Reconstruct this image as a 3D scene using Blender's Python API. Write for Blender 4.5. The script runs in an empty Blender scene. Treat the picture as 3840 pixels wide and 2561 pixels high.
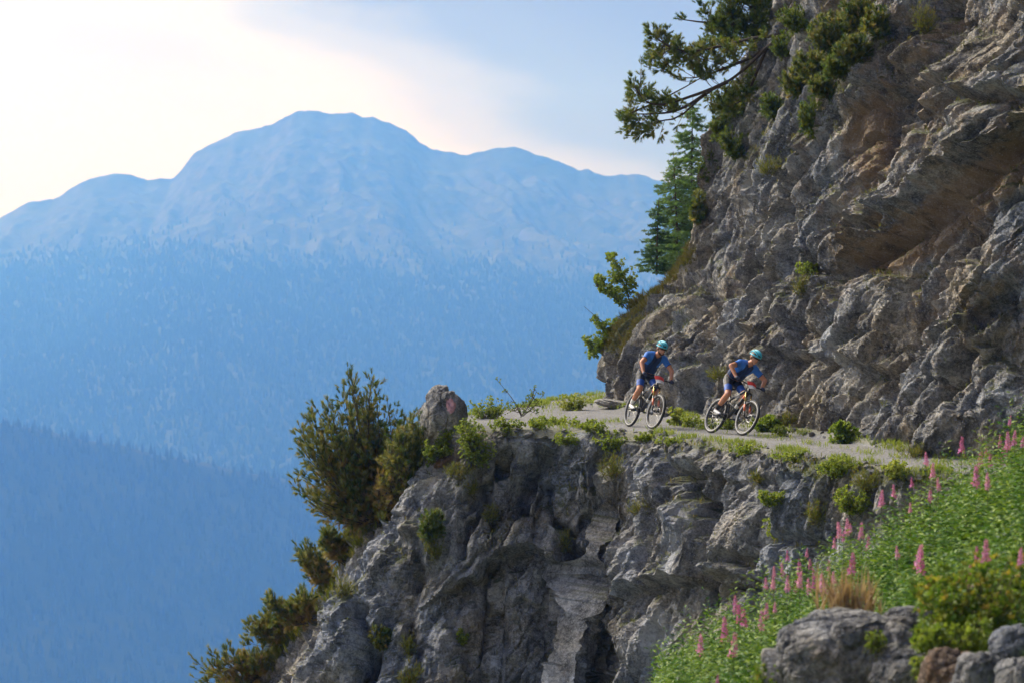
import bpy, bmesh, math, random
import numpy as np
from mathutils import Vector, Matrix
random.seed(7)
rng = np.random.default_rng(7)
R = math.radians
scene = bpy.context.scene
COL = scene.collection

# ---------------------------------------------------------------- camera
FPX, CX, CY = 100 / 36 * 3840, 1920.0, 1280.5      # focal length in photo pixels
PITCH = R(-1.0)
cd = bpy.data.cameras.new('camera'); cam = bpy.data.objects.new('camera', cd); COL.objects.link(cam)
cd.lens = 100; cd.sensor_width = 36; cd.sensor_fit = 'HORIZONTAL'
cd.clip_start = 0.5; cd.clip_end = 60000
cam.location = (0, 0, 0); cam.rotation_euler = (math.pi / 2 + PITCH, 0, 0)
cd.dof.use_dof = True; cd.dof.focus_distance = 55.5; cd.dof.aperture_fstop = 2.8
scene.camera = cam

# ---------------------------------------------------------------- world, sun, exposure
SUN_AZ, SUN_EL = R(-50), R(42)       # azimuth from +Y towards +X
def sundir():
    return Vector((math.sin(SUN_AZ) * math.cos(SUN_EL), math.cos(SUN_AZ) * math.cos(SUN_EL), math.sin(SUN_EL)))
FWD = np.array([0, math.cos(PITCH), math.sin(PITCH)]); UPV = np.array([0, -math.sin(PITCH), math.cos(PITCH)])
def P(px, py, d):
    """point at depth d (metres along the view axis) on the line through a photo pixel"""
    return d * (FWD + (px - CX) / FPX * np.array([1., 0, 0]) - (py - CY) / FPX * UPV)
def project(V):
    V = np.asarray(V, float); d = V @ FWD
    return V[..., 0] / d * FPX + CX, -(V @ UPV) / d * FPX + CY, d

w = bpy.data.worlds.new('World'); scene.world = w; w.use_nodes = True
nt = w.node_tree; nt.nodes.clear()
def N(nt, t, **kw):
    n = nt.nodes.new(t)
    for k, v in kw.items():
        if k.startswith('i_'): n.inputs[int(k[2:]) if k[2:].isdigit() else k[2:].replace('_', ' ')].default_value = v
        else: setattr(n, k, v)
    return n
def L(nt, a, b): nt.links.new(a, b)
def math_(nt, op, a, b=None, c=None, clamp=False):
    n = nt.nodes.new('ShaderNodeMath'); n.operation = op; n.use_clamp = clamp
    for i, v in enumerate((a, b, c)):
        if v is None: continue
        if isinstance(v, (int, float)): n.inputs[i].default_value = v
        else: nt.links.new(v, n.inputs[i])
    return n.outputs[0]
def ramp(nt, fac, stops, interp='LINEAR'):
    n = nt.nodes.new('ShaderNodeValToRGB'); n.color_ramp.interpolation = interp
    while len(n.color_ramp.elements) < len(stops): n.color_ramp.elements.new(0.5)
    for e, (p, c) in zip(n.color_ramp.elements, stops):
        e.position = p; e.color = (c, c, c, 1) if isinstance(c, (int, float)) else (*c, 1)
    nt.links.new(fac, n.inputs[0]); return n.outputs[0]
def mixc(nt, fac, a, b, mode='MIX'):
    n = nt.nodes.new('ShaderNodeMix'); n.data_type = 'RGBA'; n.blend_type = mode
    for s, v in ((0, fac), (6, a), (7, b)):
        if isinstance(v, (int, float)): n.inputs[s].default_value = v
        elif isinstance(v, tuple): n.inputs[s].default_value = (*v, 1)
        else: nt.links.new(v, n.inputs[s])
    return n.outputs[2]

SKY_STRENGTH = 0.05
out = N(nt, 'ShaderNodeOutputWorld'); bg = N(nt, 'ShaderNodeBackground'); bg.inputs[1].default_value = SKY_STRENGTH
sky = N(nt, 'ShaderNodeTexSky'); sky.sky_type = 'NISHITA'; sky.sun_disc = False
sky.sun_elevation = SUN_EL; sky.sun_rotation = SUN_AZ; sky.air_density = 1.0; sky.dust_density = 2.0; sky.ozone_density = 1.0
tc = N(nt, 'ShaderNodeTexCoord')
# cloud bank whose edge runs as a great circle across the sky (the diagonal edge in the picture)
e1, e2 = Vector(P(900, 0, 1)).normalized(), Vector(P(2250, 640, 1)).normalized()
nb = e2.cross(e1).normalized()
if nb.dot(Vector(P(2200, 100, 1))) < 0: nb = -nb
def vdot(nt, vec_socket, v):
    n = nt.nodes.new('ShaderNodeVectorMath'); n.operation = 'DOT_PRODUCT'; nt.links.new(vec_socket, n.inputs[0]); n.inputs[1].default_value = v
    return n.outputs['Value']
dirv = tc.outputs['Generated']
mp = N(nt, 'ShaderNodeMapping'); mp.inputs['Scale'].default_value = (1.6, 1.6, 5.0); L(nt, dirv, mp.inputs[0])
nz = N(nt, 'ShaderNodeTexNoise', i_Scale=4.0, i_Detail=5.0, i_Roughness=0.55); L(nt, mp.outputs[0], nz.inputs['Vector'])
nz2 = N(nt, 'ShaderNodeTexNoise', i_Scale=11.0, i_Detail=4.0, i_Roughness=0.5); L(nt, mp.outputs[0], nz2.inputs['Vector'])
edge = math_(nt, 'ADD', vdot(nt, dirv, nb), math_(nt, 'MULTIPLY', math_(nt, 'SUBTRACT', nz.outputs['Fac'], 0.5), 0.07))
edge = math_(nt, 'ADD', edge, math_(nt, 'MULTIPLY', math_(nt, 'SUBTRACT', nz2.outputs['Fac'], 0.5), 0.02))
# 0 = veil lit by the sun, 1 = grey cloud bank
t = math_(nt, 'MULTIPLY_ADD', edge, 11.0, 0.40, clamp=True)
# brightness of the veil rises towards the sun (forward scattering of thin cloud)
sd = math_(nt, 'MAXIMUM', vdot(nt, dirv, sundir()), 0.0)
glow = math_(nt, 'MULTIPLY_ADD', math_(nt, 'POWER', sd, 4.0), 6.6, 7.2)
cloudcol = ramp(nt, t, [(0.0, (0.41, 0.41, 0.375)), (0.24, (0.44, 0.435, 0.33)), (0.42, (0.275, 0.283, 0.25)), (0.62, (0.115, 0.118, 0.128)), (1.0, (0.080, 0.075, 0.098))], 'EASE')
streak = math_(nt, 'MULTIPLY_ADD', nz.outputs['Fac'], 0.7, 0.65)
vs = N(nt, 'ShaderNodeVectorMath', operation='SCALE'); L(nt, cloudcol, vs.inputs[0]); L(nt, math_(nt, 'MULTIPLY', glow, streak), vs.inputs['Scale'])
skymix = mixc(nt, 0.93, sky.outputs[0], vs.outputs[0])
L(nt, skymix, bg.inputs[0]); L(nt, bg.outputs[0], out.inputs[0])

ld = bpy.data.lights.new('sun', 'SUN'); ld.energy = 1.25; ld.angle = R(38); ld.color = (1.0, 0.975, 0.95)
sun = bpy.data.objects.new('sun', ld); COL.objects.link(sun)
sun.rotation_euler = sundir().to_track_quat('Z', 'Y').to_euler()
sun.location = (-40, 60, 60)

vs_ = scene.view_settings
scene.display_settings.display_device = 'sRGB'
vs_.view_transform = 'Standard'; vs_.look = 'None'; vs_.gamma = 1.0; vs_.use_curve_mapping = False
vs_.exposure = 2.65
scene.render.engine = 'CYCLES'
cy = scene.cycles
cy.use_denoising = True
try: cy.denoiser = 'OPENIMAGEDENOISE'
except Exception: pass
cy.max_bounces = 6; cy.diffuse_bounces = 3; cy.glossy_bounces = 2; cy.transmission_bounces = 3; cy.transparent_max_bounces = 8; cy.volume_bounces = 1
cy.caustics_reflective = False; cy.caustics_refractive = False
cy.sample_clamp_indirect = 6

# ---------------------------------------------------------------- noise in numpy
_G = np.random.default_rng(11).normal(size=(256, 3)).astype(np.float32); _G /= np.linalg.norm(_G, axis=1)[:, None]
_RND = np.random.default_rng(12).random((65536, 4)).astype(np.float32)
def _hash(ix, iy, iz, seed=0):
    h = (ix.astype(np.int64) * 73856093) ^ (iy.astype(np.int64) * 19349663) ^ (iz.astype(np.int64) * 83492791) ^ (seed * 2654435)
    h = (h ^ (h >> 13)) * 1274126177
    return (h ^ (h >> 16)) & 0xFFFF
def perlin(p, seed=0):
    p = np.asarray(p, np.float32); i = np.floor(p).astype(np.int32); f = p - i
    u = f * f * f * (f * (f * 6 - 15) + 10)
    res = 0
    for dx in (0, 1):
        wx = u[:, 0] if dx else 1 - u[:, 0]
        for dy in (0, 1):
            wy = u[:, 1] if dy else 1 - u[:, 1]
            for dz in (0, 1):
                wz = u[:, 2] if dz else 1 - u[:, 2]
                g = _G[_hash(i[:, 0] + dx, i[:, 1] + dy, i[:, 2] + dz, seed) & 255]
                d = g[:, 0] * (f[:, 0] - dx) + g[:, 1] * (f[:, 1] - dy) + g[:, 2] * (f[:, 2] - dz)
                res = res + d * wx * wy * wz
    return res * 1.6
def fbm(p, octs=5, seed=0, gain=0.5, lac=2.03, ridged=False):
    p = np.asarray(p, np.float32); a, s, tot = 1.0, 0, 0
    for o in range(octs):
        n = perlin(p, seed + o * 17)
        if ridged: n = 1 - 2 * np.abs(n)
        s = s + a * n; tot += a; a *= gain; p = p * lac + 3.7
    return s / tot
def voronoi(p, seed=0, jit=0.9):
    """F1, F2, random4 of nearest cell, vector from its centre"""
    p = np.asarray(p, np.float32); i = np.floor(p).astype(np.int32); n = len(p)
    f1 = np.full(n, 9., np.float32); f2 = f1.copy(); rid = np.zeros(n, np.int64); vec = np.zeros((n, 3), np.float32)
    for dx in (-1, 0, 1):
        for dy in (-1, 0, 1):
            for dz in (-1, 0, 1):
                h = _hash(i[:, 0] + dx, i[:, 1] + dy, i[:, 2] + dz, seed)
                c = i + np.array([dx, dy, dz], np.int32) + 0.5 + jit * (_RND[h][:, :3] - 0.5)
                v = p - c; d = np.sqrt((v * v).sum(1))
                m = d < f1
                f2 = np.where(m, f1, np.minimum(f2, d)); f1 = np.where(m, d, f1)
                rid = np.where(m, h, rid); vec[m] = v[m]
    return f1, f2, _RND[(rid * 31 + 977) & 0xFFFF], vec
def facets(p, seed=0, tilt=0.6):
    """flat-faced, sharp-edged blocks, each turned its own way: about -1..1; plus crack closeness 0..1"""
    f1, f2, r, v = voronoi(p, seed)
    n1 = r[:, 1:4] * 2 - 1 + 1e-3; n1 /= np.linalg.norm(n1, axis=1)[:, None]
    a = np.cross(n1, np.array([.3, .8, .5], np.float32)); a /= np.linalg.norm(a, axis=1)[:, None] + 1e-6; b = np.cross(n1, a)
    m = np.maximum(np.maximum(np.abs((n1 * v).sum(1)) * 1.05, np.abs((a * v).sum(1)) * 0.75), np.abs((b * v).sum(1)) * 1.25)
    d = (r[:, 0] - 0.5) * 0.95 + 0.38 - 1.15 * m + tilt * 0.55 * (a * v).sum(1)
    return d * sstep(-0.02, 0.055, f2 - f1), np.clip(1 - (f2 - f1) / 0.07, 0, 1)
def sstep(a, b, x):
    t = np.clip((x - a) / (b - a), 0, 1); return t * t * (3 - 2 * t)

# ---------------------------------------------------------------- mesh helpers
def mesh_from(name, V, F, mats=(), smooth=False, attrs=None, mat_idx=None):
    """V (n,3); F (m,3) or (m,4) array, or a list of such arrays"""
    V = np.asarray(V, np.float32); Fs = F if isinstance(F, (list, tuple)) and len(F) and isinstance(F[0], np.ndarray) else [np.asarray(F)]
    Fs = [np.asarray(f, np.int32) for f in Fs if len(f)]
    me = bpy.data.meshes.new(name)
    me.vertices.add(len(V)); me.vertices.foreach_set('co', V.ravel())
    loops = np.concatenate([f.ravel() for f in Fs]); cnt = np.concatenate([np.full(len(f), f.shape[1], np.int32) for f in Fs])
    start = np.concatenate([[0], np.cumsum(cnt)[:-1]]).astype(np.int32)
    me.loops.add(len(loops)); me.loops.foreach_set('vertex_index', loops)
    me.polygons.add(len(cnt)); me.polygons.foreach_set('loop_start', start); me.polygons.foreach_set('loop_total', cnt)
    if mat_idx is not None: me.polygons.foreach_set('material_index', np.asarray(mat_idx, np.int32))
    me.polygons.foreach_set('use_smooth', np.full(len(cnt), bool(smooth)))
    for m in mats: me.materials.append(m)
    for k, a in (attrs or {}).items():
        at = me.attributes.new(k, 'FLOAT', 'POINT'); at.data.foreach_set('value', np.asarray(a, np.float32))
    me.update(calc_edges=True); me.validate(verbose=False)
    return me
def link(name, data, parent=None, **props):
    o = bpy.data.objects.new(name, data); COL.objects.link(o)
    if parent is not None: o.parent = parent
    for k, v in props.items(): o[k] = v
    return o
def thing(name, label, category, loc=(0, 0, 0), rot=None, group=None):
    o = bpy.data.objects.new(name, None); COL.objects.link(o); o.location = loc; o.empty_display_size = 0.1
    if rot is not None: o.rotation_euler = rot
    o['label'] = label; o['category'] = category
    if group: o['group'] = group
    return o
def grid_faces(ny, nx):
    i = np.arange(ny * nx).reshape(ny, nx)
    return np.stack([i[:-1, :-1].ravel(), i[:-1, 1:].ravel(), i[1:, 1:].ravel(), i[1:, :-1].ravel()], 1)
def tube_arrays(path, radii, sides=6, cap=True):
    """one tapered tube along a polyline -> V, quads, tris"""
    path = np.asarray(path, float); n = len(path); radii = np.broadcast_to(np.asarray(radii, float), (n,))
    tan = np.gradient(path, axis=0); tan /= np.linalg.norm(tan, axis=1)[:, None] + 1e-9
    ref = np.array([0, 0, 1.]) if abs(tan[0][2]) < 0.9 else np.array([1., 0, 0])
    V = []; a = np.linspace(0, 2 * np.pi, sides, endpoint=False)
    u = np.cross(tan[0], ref); u /= np.linalg.norm(u)
    for k in range(n):
        u = u - tan[k] * (u @ tan[k]); u /= np.linalg.norm(u) + 1e-9; v = np.cross(tan[k], u)
        V.append(path[k] + radii[k] * (np.cos(a)[:, None] * u + np.sin(a)[:, None] * v))
    V = np.concatenate(V); i = np.arange(n * sides).reshape(n, sides); j = np.roll(i, -1, axis=1)
    Q = np.stack([i[:-1].ravel(), j[:-1].ravel(), j[1:].ravel(), i[1:].ravel()], 1)
    T = np.zeros((0, 3), int)
    if cap:
        V = np.vstack([V, path[0], path[-1]]); c0, c1 = len(V) - 2, len(V) - 1
        T = np.vstack([np.stack([j[0], i[0], np.full(sides, c0)], 1), np.stack([i[-1], j[-1], np.full(sides, c1)], 1)])
    return V, Q, T
class MB:
    """collects pieces into one mesh"""
    def __init__(s): s.V = []; s.Q = []; s.T = []; s.n = 0; s.tint = []
    def add(s, V, Q=None, T=None, tint=0.5):
        V = np.asarray(V, float)
        if Q is not None and len(Q): s.Q.append(np.asarray(Q) + s.n)
        if T is not None and len(T): s.T.append(np.asarray(T) + s.n)
        s.V.append(V); s.n += len(V); s.tint.append(np.broadcast_to(np.asarray(tint, float), (len(V),)))
        return s
    def tube(s, path, radii, sides=6, cap=True, tint=0.5): return s.add(*tube_arrays(path, radii, sides, cap), tint=tint)
    def box(s, c, size, rot=None):
        v = np.array([[x, y, z] for x in (-.5, .5) for y in (-.5, .5) for z in (-.5, .5)]) * np.asarray(size)
        if rot is not None: v = v @ np.asarray(rot).T
        return s.add(v + np.asarray(c), [[0, 1, 3, 2], [4, 6, 7, 5], [0, 4, 5, 1], [2, 3, 7, 6], [0, 2, 6, 4], [1, 5, 7, 3]])
    def ball(s, c, r, seg=10, rings=7, rot=None):
        r = np.broadcast_to(np.asarray(r, float), (3,)); th = np.linspace(0, np.pi, rings + 1)[1:-1]; ph = np.linspace(0, 2 * np.pi, seg, endpoint=False)
        v = np.array([[np.sin(a) * np.cos(b), np.sin(a) * np.sin(b), np.cos(a)] for a in th for b in ph] + [[0, 0, 1], [0, 0, -1]]) * r
        if rot is not None: v = v @ np.asarray(rot).T
        i = np.arange((rings - 1) * seg).reshape(rings - 1, seg); j = np.roll(i, -1, 1); a, b = len(v) - 2, len(v) - 1
        Q = np.stack([i[:-1].ravel(), i[1:].ravel(), j[1:].ravel(), j[:-1].ravel()], 1)
        T = np.vstack([np.stack([i[0], j[0], np.full(seg, a)], 1), np.stack([j[-1], i[-1], np.full(seg, b)], 1)])
        return s.add(v + np.asarray(c), Q, T)
    def mesh(s, name, mats, smooth=False, **kw):
        F = []
        if s.Q: F.append(np.vstack(s.Q).astype(np.int32))
        if s.T: F.append(np.vstack(s.T).astype(np.int32))
        return mesh_from(name, np.vstack(s.V), F, mats, smooth, {'tint': np.concatenate(s.tint)}, **kw)
    def build(s, name, mat, parent=None, smooth=False, **props):
        return link(name, s.mesh(name, [mat] if not isinstance(mat, (list, tuple)) else mat, smooth), parent, **props)
def frames_from(dirs, roll=None):
    """rotation matrices whose local z points along dirs (k,3), random roll"""
    d = np.asarray(dirs, float); d = d / (np.linalg.norm(d, axis=1)[:, None] + 1e-9)
    ref = np.where(np.abs(d[:, 2:3]) < 0.95, np.array([[0, 0, 1.]]), np.array([[1., 0, 0]]))
    x = np.cross(ref, d); x /= np.linalg.norm(x, axis=1)[:, None]; y = np.cross(d, x)
    a = rng.random(len(d)) * 2 * np.pi if roll is None else np.asarray(roll)
    c, s = np.cos(a)[:, None], np.sin(a)[:, None]
    return np.stack([c * x + s * y, -s * x + c * y, d], 2)
def stamp(mb, tmpl, locs, mats, scale=1.0, tint=None):
    """copies of a small template (V, Q, T) merged into mb"""
    V, Q, T = tmpl; locs = np.asarray(locs, float); k = len(locs)
    if k == 0: return
    sc = np.broadcast_to(np.asarray(scale, float), (k,))
    W = np.einsum('kij,nj->kni', mats, V) * sc[:, None, None] + locs[:, None, :]
    off = (np.arange(k) * len(V))[:, None, None]
    t = np.repeat(np.broadcast_to(rng.random(k) if tint is None else np.asarray(tint, float), (k,)), len(V))
    mb.add(W.reshape(-1, 3), (np.asarray(Q)[None] + off).reshape(-1, 4) if len(Q) else None, (np.asarray(T)[None] + off).reshape(-1, 3) if len(T) else None, tint=t)
def catmull(pts, n):
    pts = np.asarray(pts, float); k = len(pts); P_ = np.vstack([2 * pts[0] - pts[1], pts, 2 * pts[-1] - pts[-2]])
    t = np.linspace(0, k - 1 - 1e-6, n); i = t.astype(int); f = (t - i)[:, None]
    a, b, c, d = P_[i], P_[i + 1], P_[i + 2], P_[i + 3]
    return 0.5 * (2 * b + (c - a) * f + (2 * a - 5 * b + 4 * c - d) * f ** 2 + (3 * b - a - 3 * c + d) * f ** 3)
def unit(v): v = np.asarray(v, float); return v / (np.linalg.norm(v) + 1e-9)
class ZBuf:
    """nearest surface vertex for a photo pixel"""
    def __init__(s, cell=8): s.cell = cell; s.w, s.h = 3840 // cell + 120, 2561 // cell + 120; s.z = np.full((s.h, s.w), 1e9); s.p = np.zeros((s.h, s.w, 3)); s.nr = np.zeros((s.h, s.w, 3)); s.id = np.zeros((s.h, s.w), int)
    def add(s, V, Nn, ident):
        px, py, d = project(V); ix = (px // s.cell).astype(int) + 60; iy = (py // s.cell).astype(int) + 60
        ok = (ix >= 0) & (ix < s.w) & (iy >= 0) & (iy < s.h) & (d > 1)
        o = np.argsort(-d[ok]); ix, iy, dd, VV, NN = ix[ok][o], iy[ok][o], d[ok][o], V[ok][o], Nn[ok][o]
        flat = iy * s.w + ix; last = {}
        u, idx = np.unique(flat[::-1], return_index=True); idx = len(flat) - 1 - idx
        cur = s.z.ravel()[u]; m = dd[idx] < cur; u, idx = u[m], idx[m]
        s.z.ravel()[u] = dd[idx]; s.p.reshape(-1, 3)[u] = VV[idx]; s.nr.reshape(-1, 3)[u] = NN[idx]; s.id.ravel()[u] = ident
    def hit(s, px, py, r=2):
        ix, iy = int(px // s.cell) + 60, int(py // s.cell) + 60
        for q in range(r + 1):
            y0, x0 = max(iy - q, 0), max(ix - q, 0); sub = s.z[y0:iy + q + 1, x0:ix + q + 1]
            if sub.size and sub.min() < 1e8:
                a = np.unravel_index(sub.argmin(), sub.shape); return s.p[y0 + a[0], x0 + a[1]].copy(), s.nr[y0 + a[0], x0 + a[1]].copy(), s.id[y0 + a[0], x0 + a[1]]
        return None

# ---------------------------------------------------------------- materials
def newmat(name):
    m = bpy.data.materials.new(name); m.use_nodes = True; nt = m.node_tree; nt.nodes.clear()
    o = N(nt, 'ShaderNodeOutputMaterial'); b = N(nt, 'ShaderNodeBsdfPrincipled'); L(nt, b.outputs[0], o.inputs[0])
    return m, nt, b, o
def simple(name, col, rough=0.5, metal=0.0, noise=0.0, scale=30.0, spec=0.5):
    m, nt, b, o = newmat(name); b.inputs['Roughness'].default_value = rough; b.inputs['Metallic'].default_value = metal
    b.inputs['Specular IOR Level'].default_value = spec
    if noise:
        tc = N(nt, 'ShaderNodeTexCoord'); n = N(nt, 'ShaderNodeTexNoise', i_Scale=scale, i_Detail=4.0); L(nt, tc.outputs['Object'], n.inputs['Vector'])
        c = ramp(nt, n.outputs['Fac'], [(0.3, tuple(x * (1 - noise) for x in col)), (0.7, tuple(min(1, x * (1 + noise)) for x in col))]); L(nt, c, b.inputs['Base Color'])
        L(nt, math_(nt, 'MULTIPLY_ADD', n.outputs['Fac'], 0.3, rough - 0.15), b.inputs['Roughness'])
    else: b.inputs['Base Color'].default_value = (*col, 1)
    return m
def leafmat(name, c0, c1, transl=0.4, rough=0.55, c2=None):
    """tint attribute picks between leaf colours; light shines through"""
    m, nt, b, o = newmat(name)
    at = N(nt, 'ShaderNodeAttribute', attribute_name='tint')
    st = [(0.0, c0), (1.0, c1)] if c2 is None else [(0.0, c0), (0.6, c1), (1.0, c2)]
    c = ramp(nt, at.outputs['Fac'], st); L(nt, c, b.inputs['Base Color']); b.inputs['Roughness'].default_value = rough; b.inputs['Specular IOR Level'].default_value = 0.25
    tr = N(nt, 'ShaderNodeBsdfTranslucent'); L(nt, mixc(nt, 1.0, c, (1.0, 1.0, 0.55), 'MULTIPLY'), tr.inputs[0])
    mx = N(nt, 'ShaderNodeMixShader'); mx.inputs[0].default_value = transl; L(nt, b.outputs[0], mx.inputs[1]); L(nt, tr.outputs[0], mx.inputs[2]); L(nt, mx.outputs[0], o.inputs[0])
    return m
def rockmat(name, dark, mid, light, ochre, ochre_amt, moss_amt, bump=1.0):
    """weathered rock: mottled greys, ochre staining where the stain attribute is high, moss where the moss attribute is high"""
    m, nt, b, o = newmat(name)
    tc = N(nt, 'ShaderNodeTexCoord'); co = tc.outputs['Object']
    def noise(scale, detail=6.0, rough=0.6, dist=0.0):
        n = N(nt, 'ShaderNodeTexNoise', i_Scale=scale, i_Detail=detail, i_Roughness=rough, i_Distortion=dist); L(nt, co, n.inputs['Vector']); return n.outputs['Fac']
    n1, n2, n3, n4 = noise(0.9, 8, .65, .4), noise(5.0, 8, .7, .6), noise(22.0, 6, .7), noise(2.2, 6, .6, 1.0)
    mixv = math_(nt, 'ADD', math_(nt, 'MULTIPLY', n1, 0.34), math_(nt, 'ADD', math_(nt, 'MULTIPLY', n2, 0.36), math_(nt, 'MULTIPLY', n3, 0.30)))
    c = ramp(nt, mixv, [(0.415, dark), (0.495, mid), (0.58, light)])  # strong fine mottle also paints in lit edges and shaded pits
    hue = noise(0.55, 4, .5, .5); c = mixc(nt, 1.0, c, ramp(nt, hue, [(0.38, (0.88, 0.96, 1.10)), (0.5, (1.0, 1.0, 1.0)), (0.62, (1.10, 1.0, 0.84))]), 'MULTIPLY')  # cool to warm patches; the cool end paints in bluish shadow
    st = N(nt, 'ShaderNodeAttribute', attribute_name='stain')
    om = math_(nt, 'MULTIPLY', ramp(nt, math_(nt, 'ADD', math_(nt, 'MULTIPLY', n4, 0.6), math_(nt, 'ADD', math_(nt, 'MULTIPLY', n2, 0.4), math_(nt, 'MULTIPLY', st.outputs['Fac'], 0.35))), [(0.52, 0.0), (0.72, 1.0)]), ochre_amt)
    c = mixc(nt, om, c, ochre)
    # black water streaks and pale lichen specks
    mp = N(nt, 'ShaderNodeMapping'); mp.inputs['Scale'].default_value = (3.2, 3.2, 0.5); L(nt, co, mp.inputs[0])
    sn = N(nt, 'ShaderNodeTexNoise', i_Scale=1.0, i_Detail=6.0, i_Roughness=0.6); L(nt, mp.outputs[0], sn.inputs['Vector'])
    c = mixc(nt, math_(nt, 'MULTIPLY', ramp(nt, sn.outputs['Fac'], [(0.52, 0.0), (0.68, 1.0)]), 0.6), c, tuple(x * 0.6 for x in dark))
    c = mixc(nt, math_(nt, 'MULTIPLY', ramp(nt, noise(34.0, 3, .5), [(0.60, 0.0), (0.68, 1.0)]), 0.5), c, tuple(min(0.62, x * 1.55) for x in light))
    ms = N(nt, 'ShaderNodeAttribute', attribute_name='moss')
    mm = ramp(nt, math_(nt, 'ADD', math_(nt, 'MULTIPLY', n2, 0.5), math_(nt, 'MULTIPLY', ms.outputs['Fac'], 0.7)), [(0.50, 0.0), (0.70, 1.0)])
    mcol = ramp(nt, n3, [(0.3, (0.035, 0.05, 0.012)), (0.7, (0.13, 0.15, 0.03))])
    c = mixc(nt, math_(nt, 'MULTIPLY', mm, moss_amt), c, mcol)
    L(nt, c, b.inputs['Base Color']); b.inputs['Roughness'].default_value = 0.85; b.inputs['Specular IOR Level'].default_value = 0.3
    vf = N(nt, 'ShaderNodeTexVoronoi', feature='DISTANCE_TO_EDGE', i_Scale=7.0)
    wv = N(nt, 'ShaderNodeVectorMath', operation='ADD'); wn = N(nt, 'ShaderNodeTexNoise', i_Scale=3.0, i_Detail=4.0); L(nt, co, wn.inputs['Vector'])
    L(nt, co, wv.inputs[0]); L(nt, wn.outputs['Color'], wv.inputs[1]); L(nt, wv.outputs[0], vf.inputs['Vector'])
    hgt = math_(nt, 'ADD', math_(nt, 'MULTIPLY', noise(14.0, 9, .74), 0.085), math_(nt, 'MULTIPLY', noise(55.0, 4, .65), 0.018))
    hgt = math_(nt, 'ADD', hgt, math_(nt, 'MULTIPLY', ramp(nt, vf.outputs[0], [(0.0, 0.0), (0.06, 1.0)]), 0.016))
    bp = N(nt, 'ShaderNodeBump'); bp.inputs['Strength'].default_value = bump; bp.inputs['Distance'].default_value = 1.0; L(nt, hgt, bp.inputs['Height']); L(nt, bp.outputs[0], b.inputs['Normal'])
    return m
# ================================================================ STRUCTURE: far valley and mountain
SKY = np.array([(-1500, 1250), (-700, 1020), (-300, 930), (0, 812), (60, 775), (110, 748), (200, 738), (260, 700), (330, 665), (420, 643), (480, 645), (520, 655), (555, 668), (600, 660), (650, 663), (690, 620), (725, 568), (800, 530), (900, 480), (960, 475), (1030, 455), (1080, 425), (1110, 408), (1150, 404), (1190, 408), (1230, 420), (1260, 415), (1320, 413), (1360, 428), (1400, 428), (1470, 455), (1530, 485), (1575, 525), (1620, 550), (1680, 560), (1750, 575), (1790, 560), (1850, 548), (1930, 543), (1990, 560), (2050, 580), (2110, 605), (2170, 630), (2200, 625), (2270, 650), (2330, 645), (2400, 645), (2460, 665), (2700, 720), (3200, 860), (3840, 900), (5000, 1100)], float)
YR = 9300.0                                             # distance of the main crest
_w = P(SKY[:, 0], 0, 1)[0] if False else (SKY[:, 0] - CX) / FPX * YR
_z = np.array([P(a, b, YR)[2] for a, b in SKY]) - 12
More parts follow.
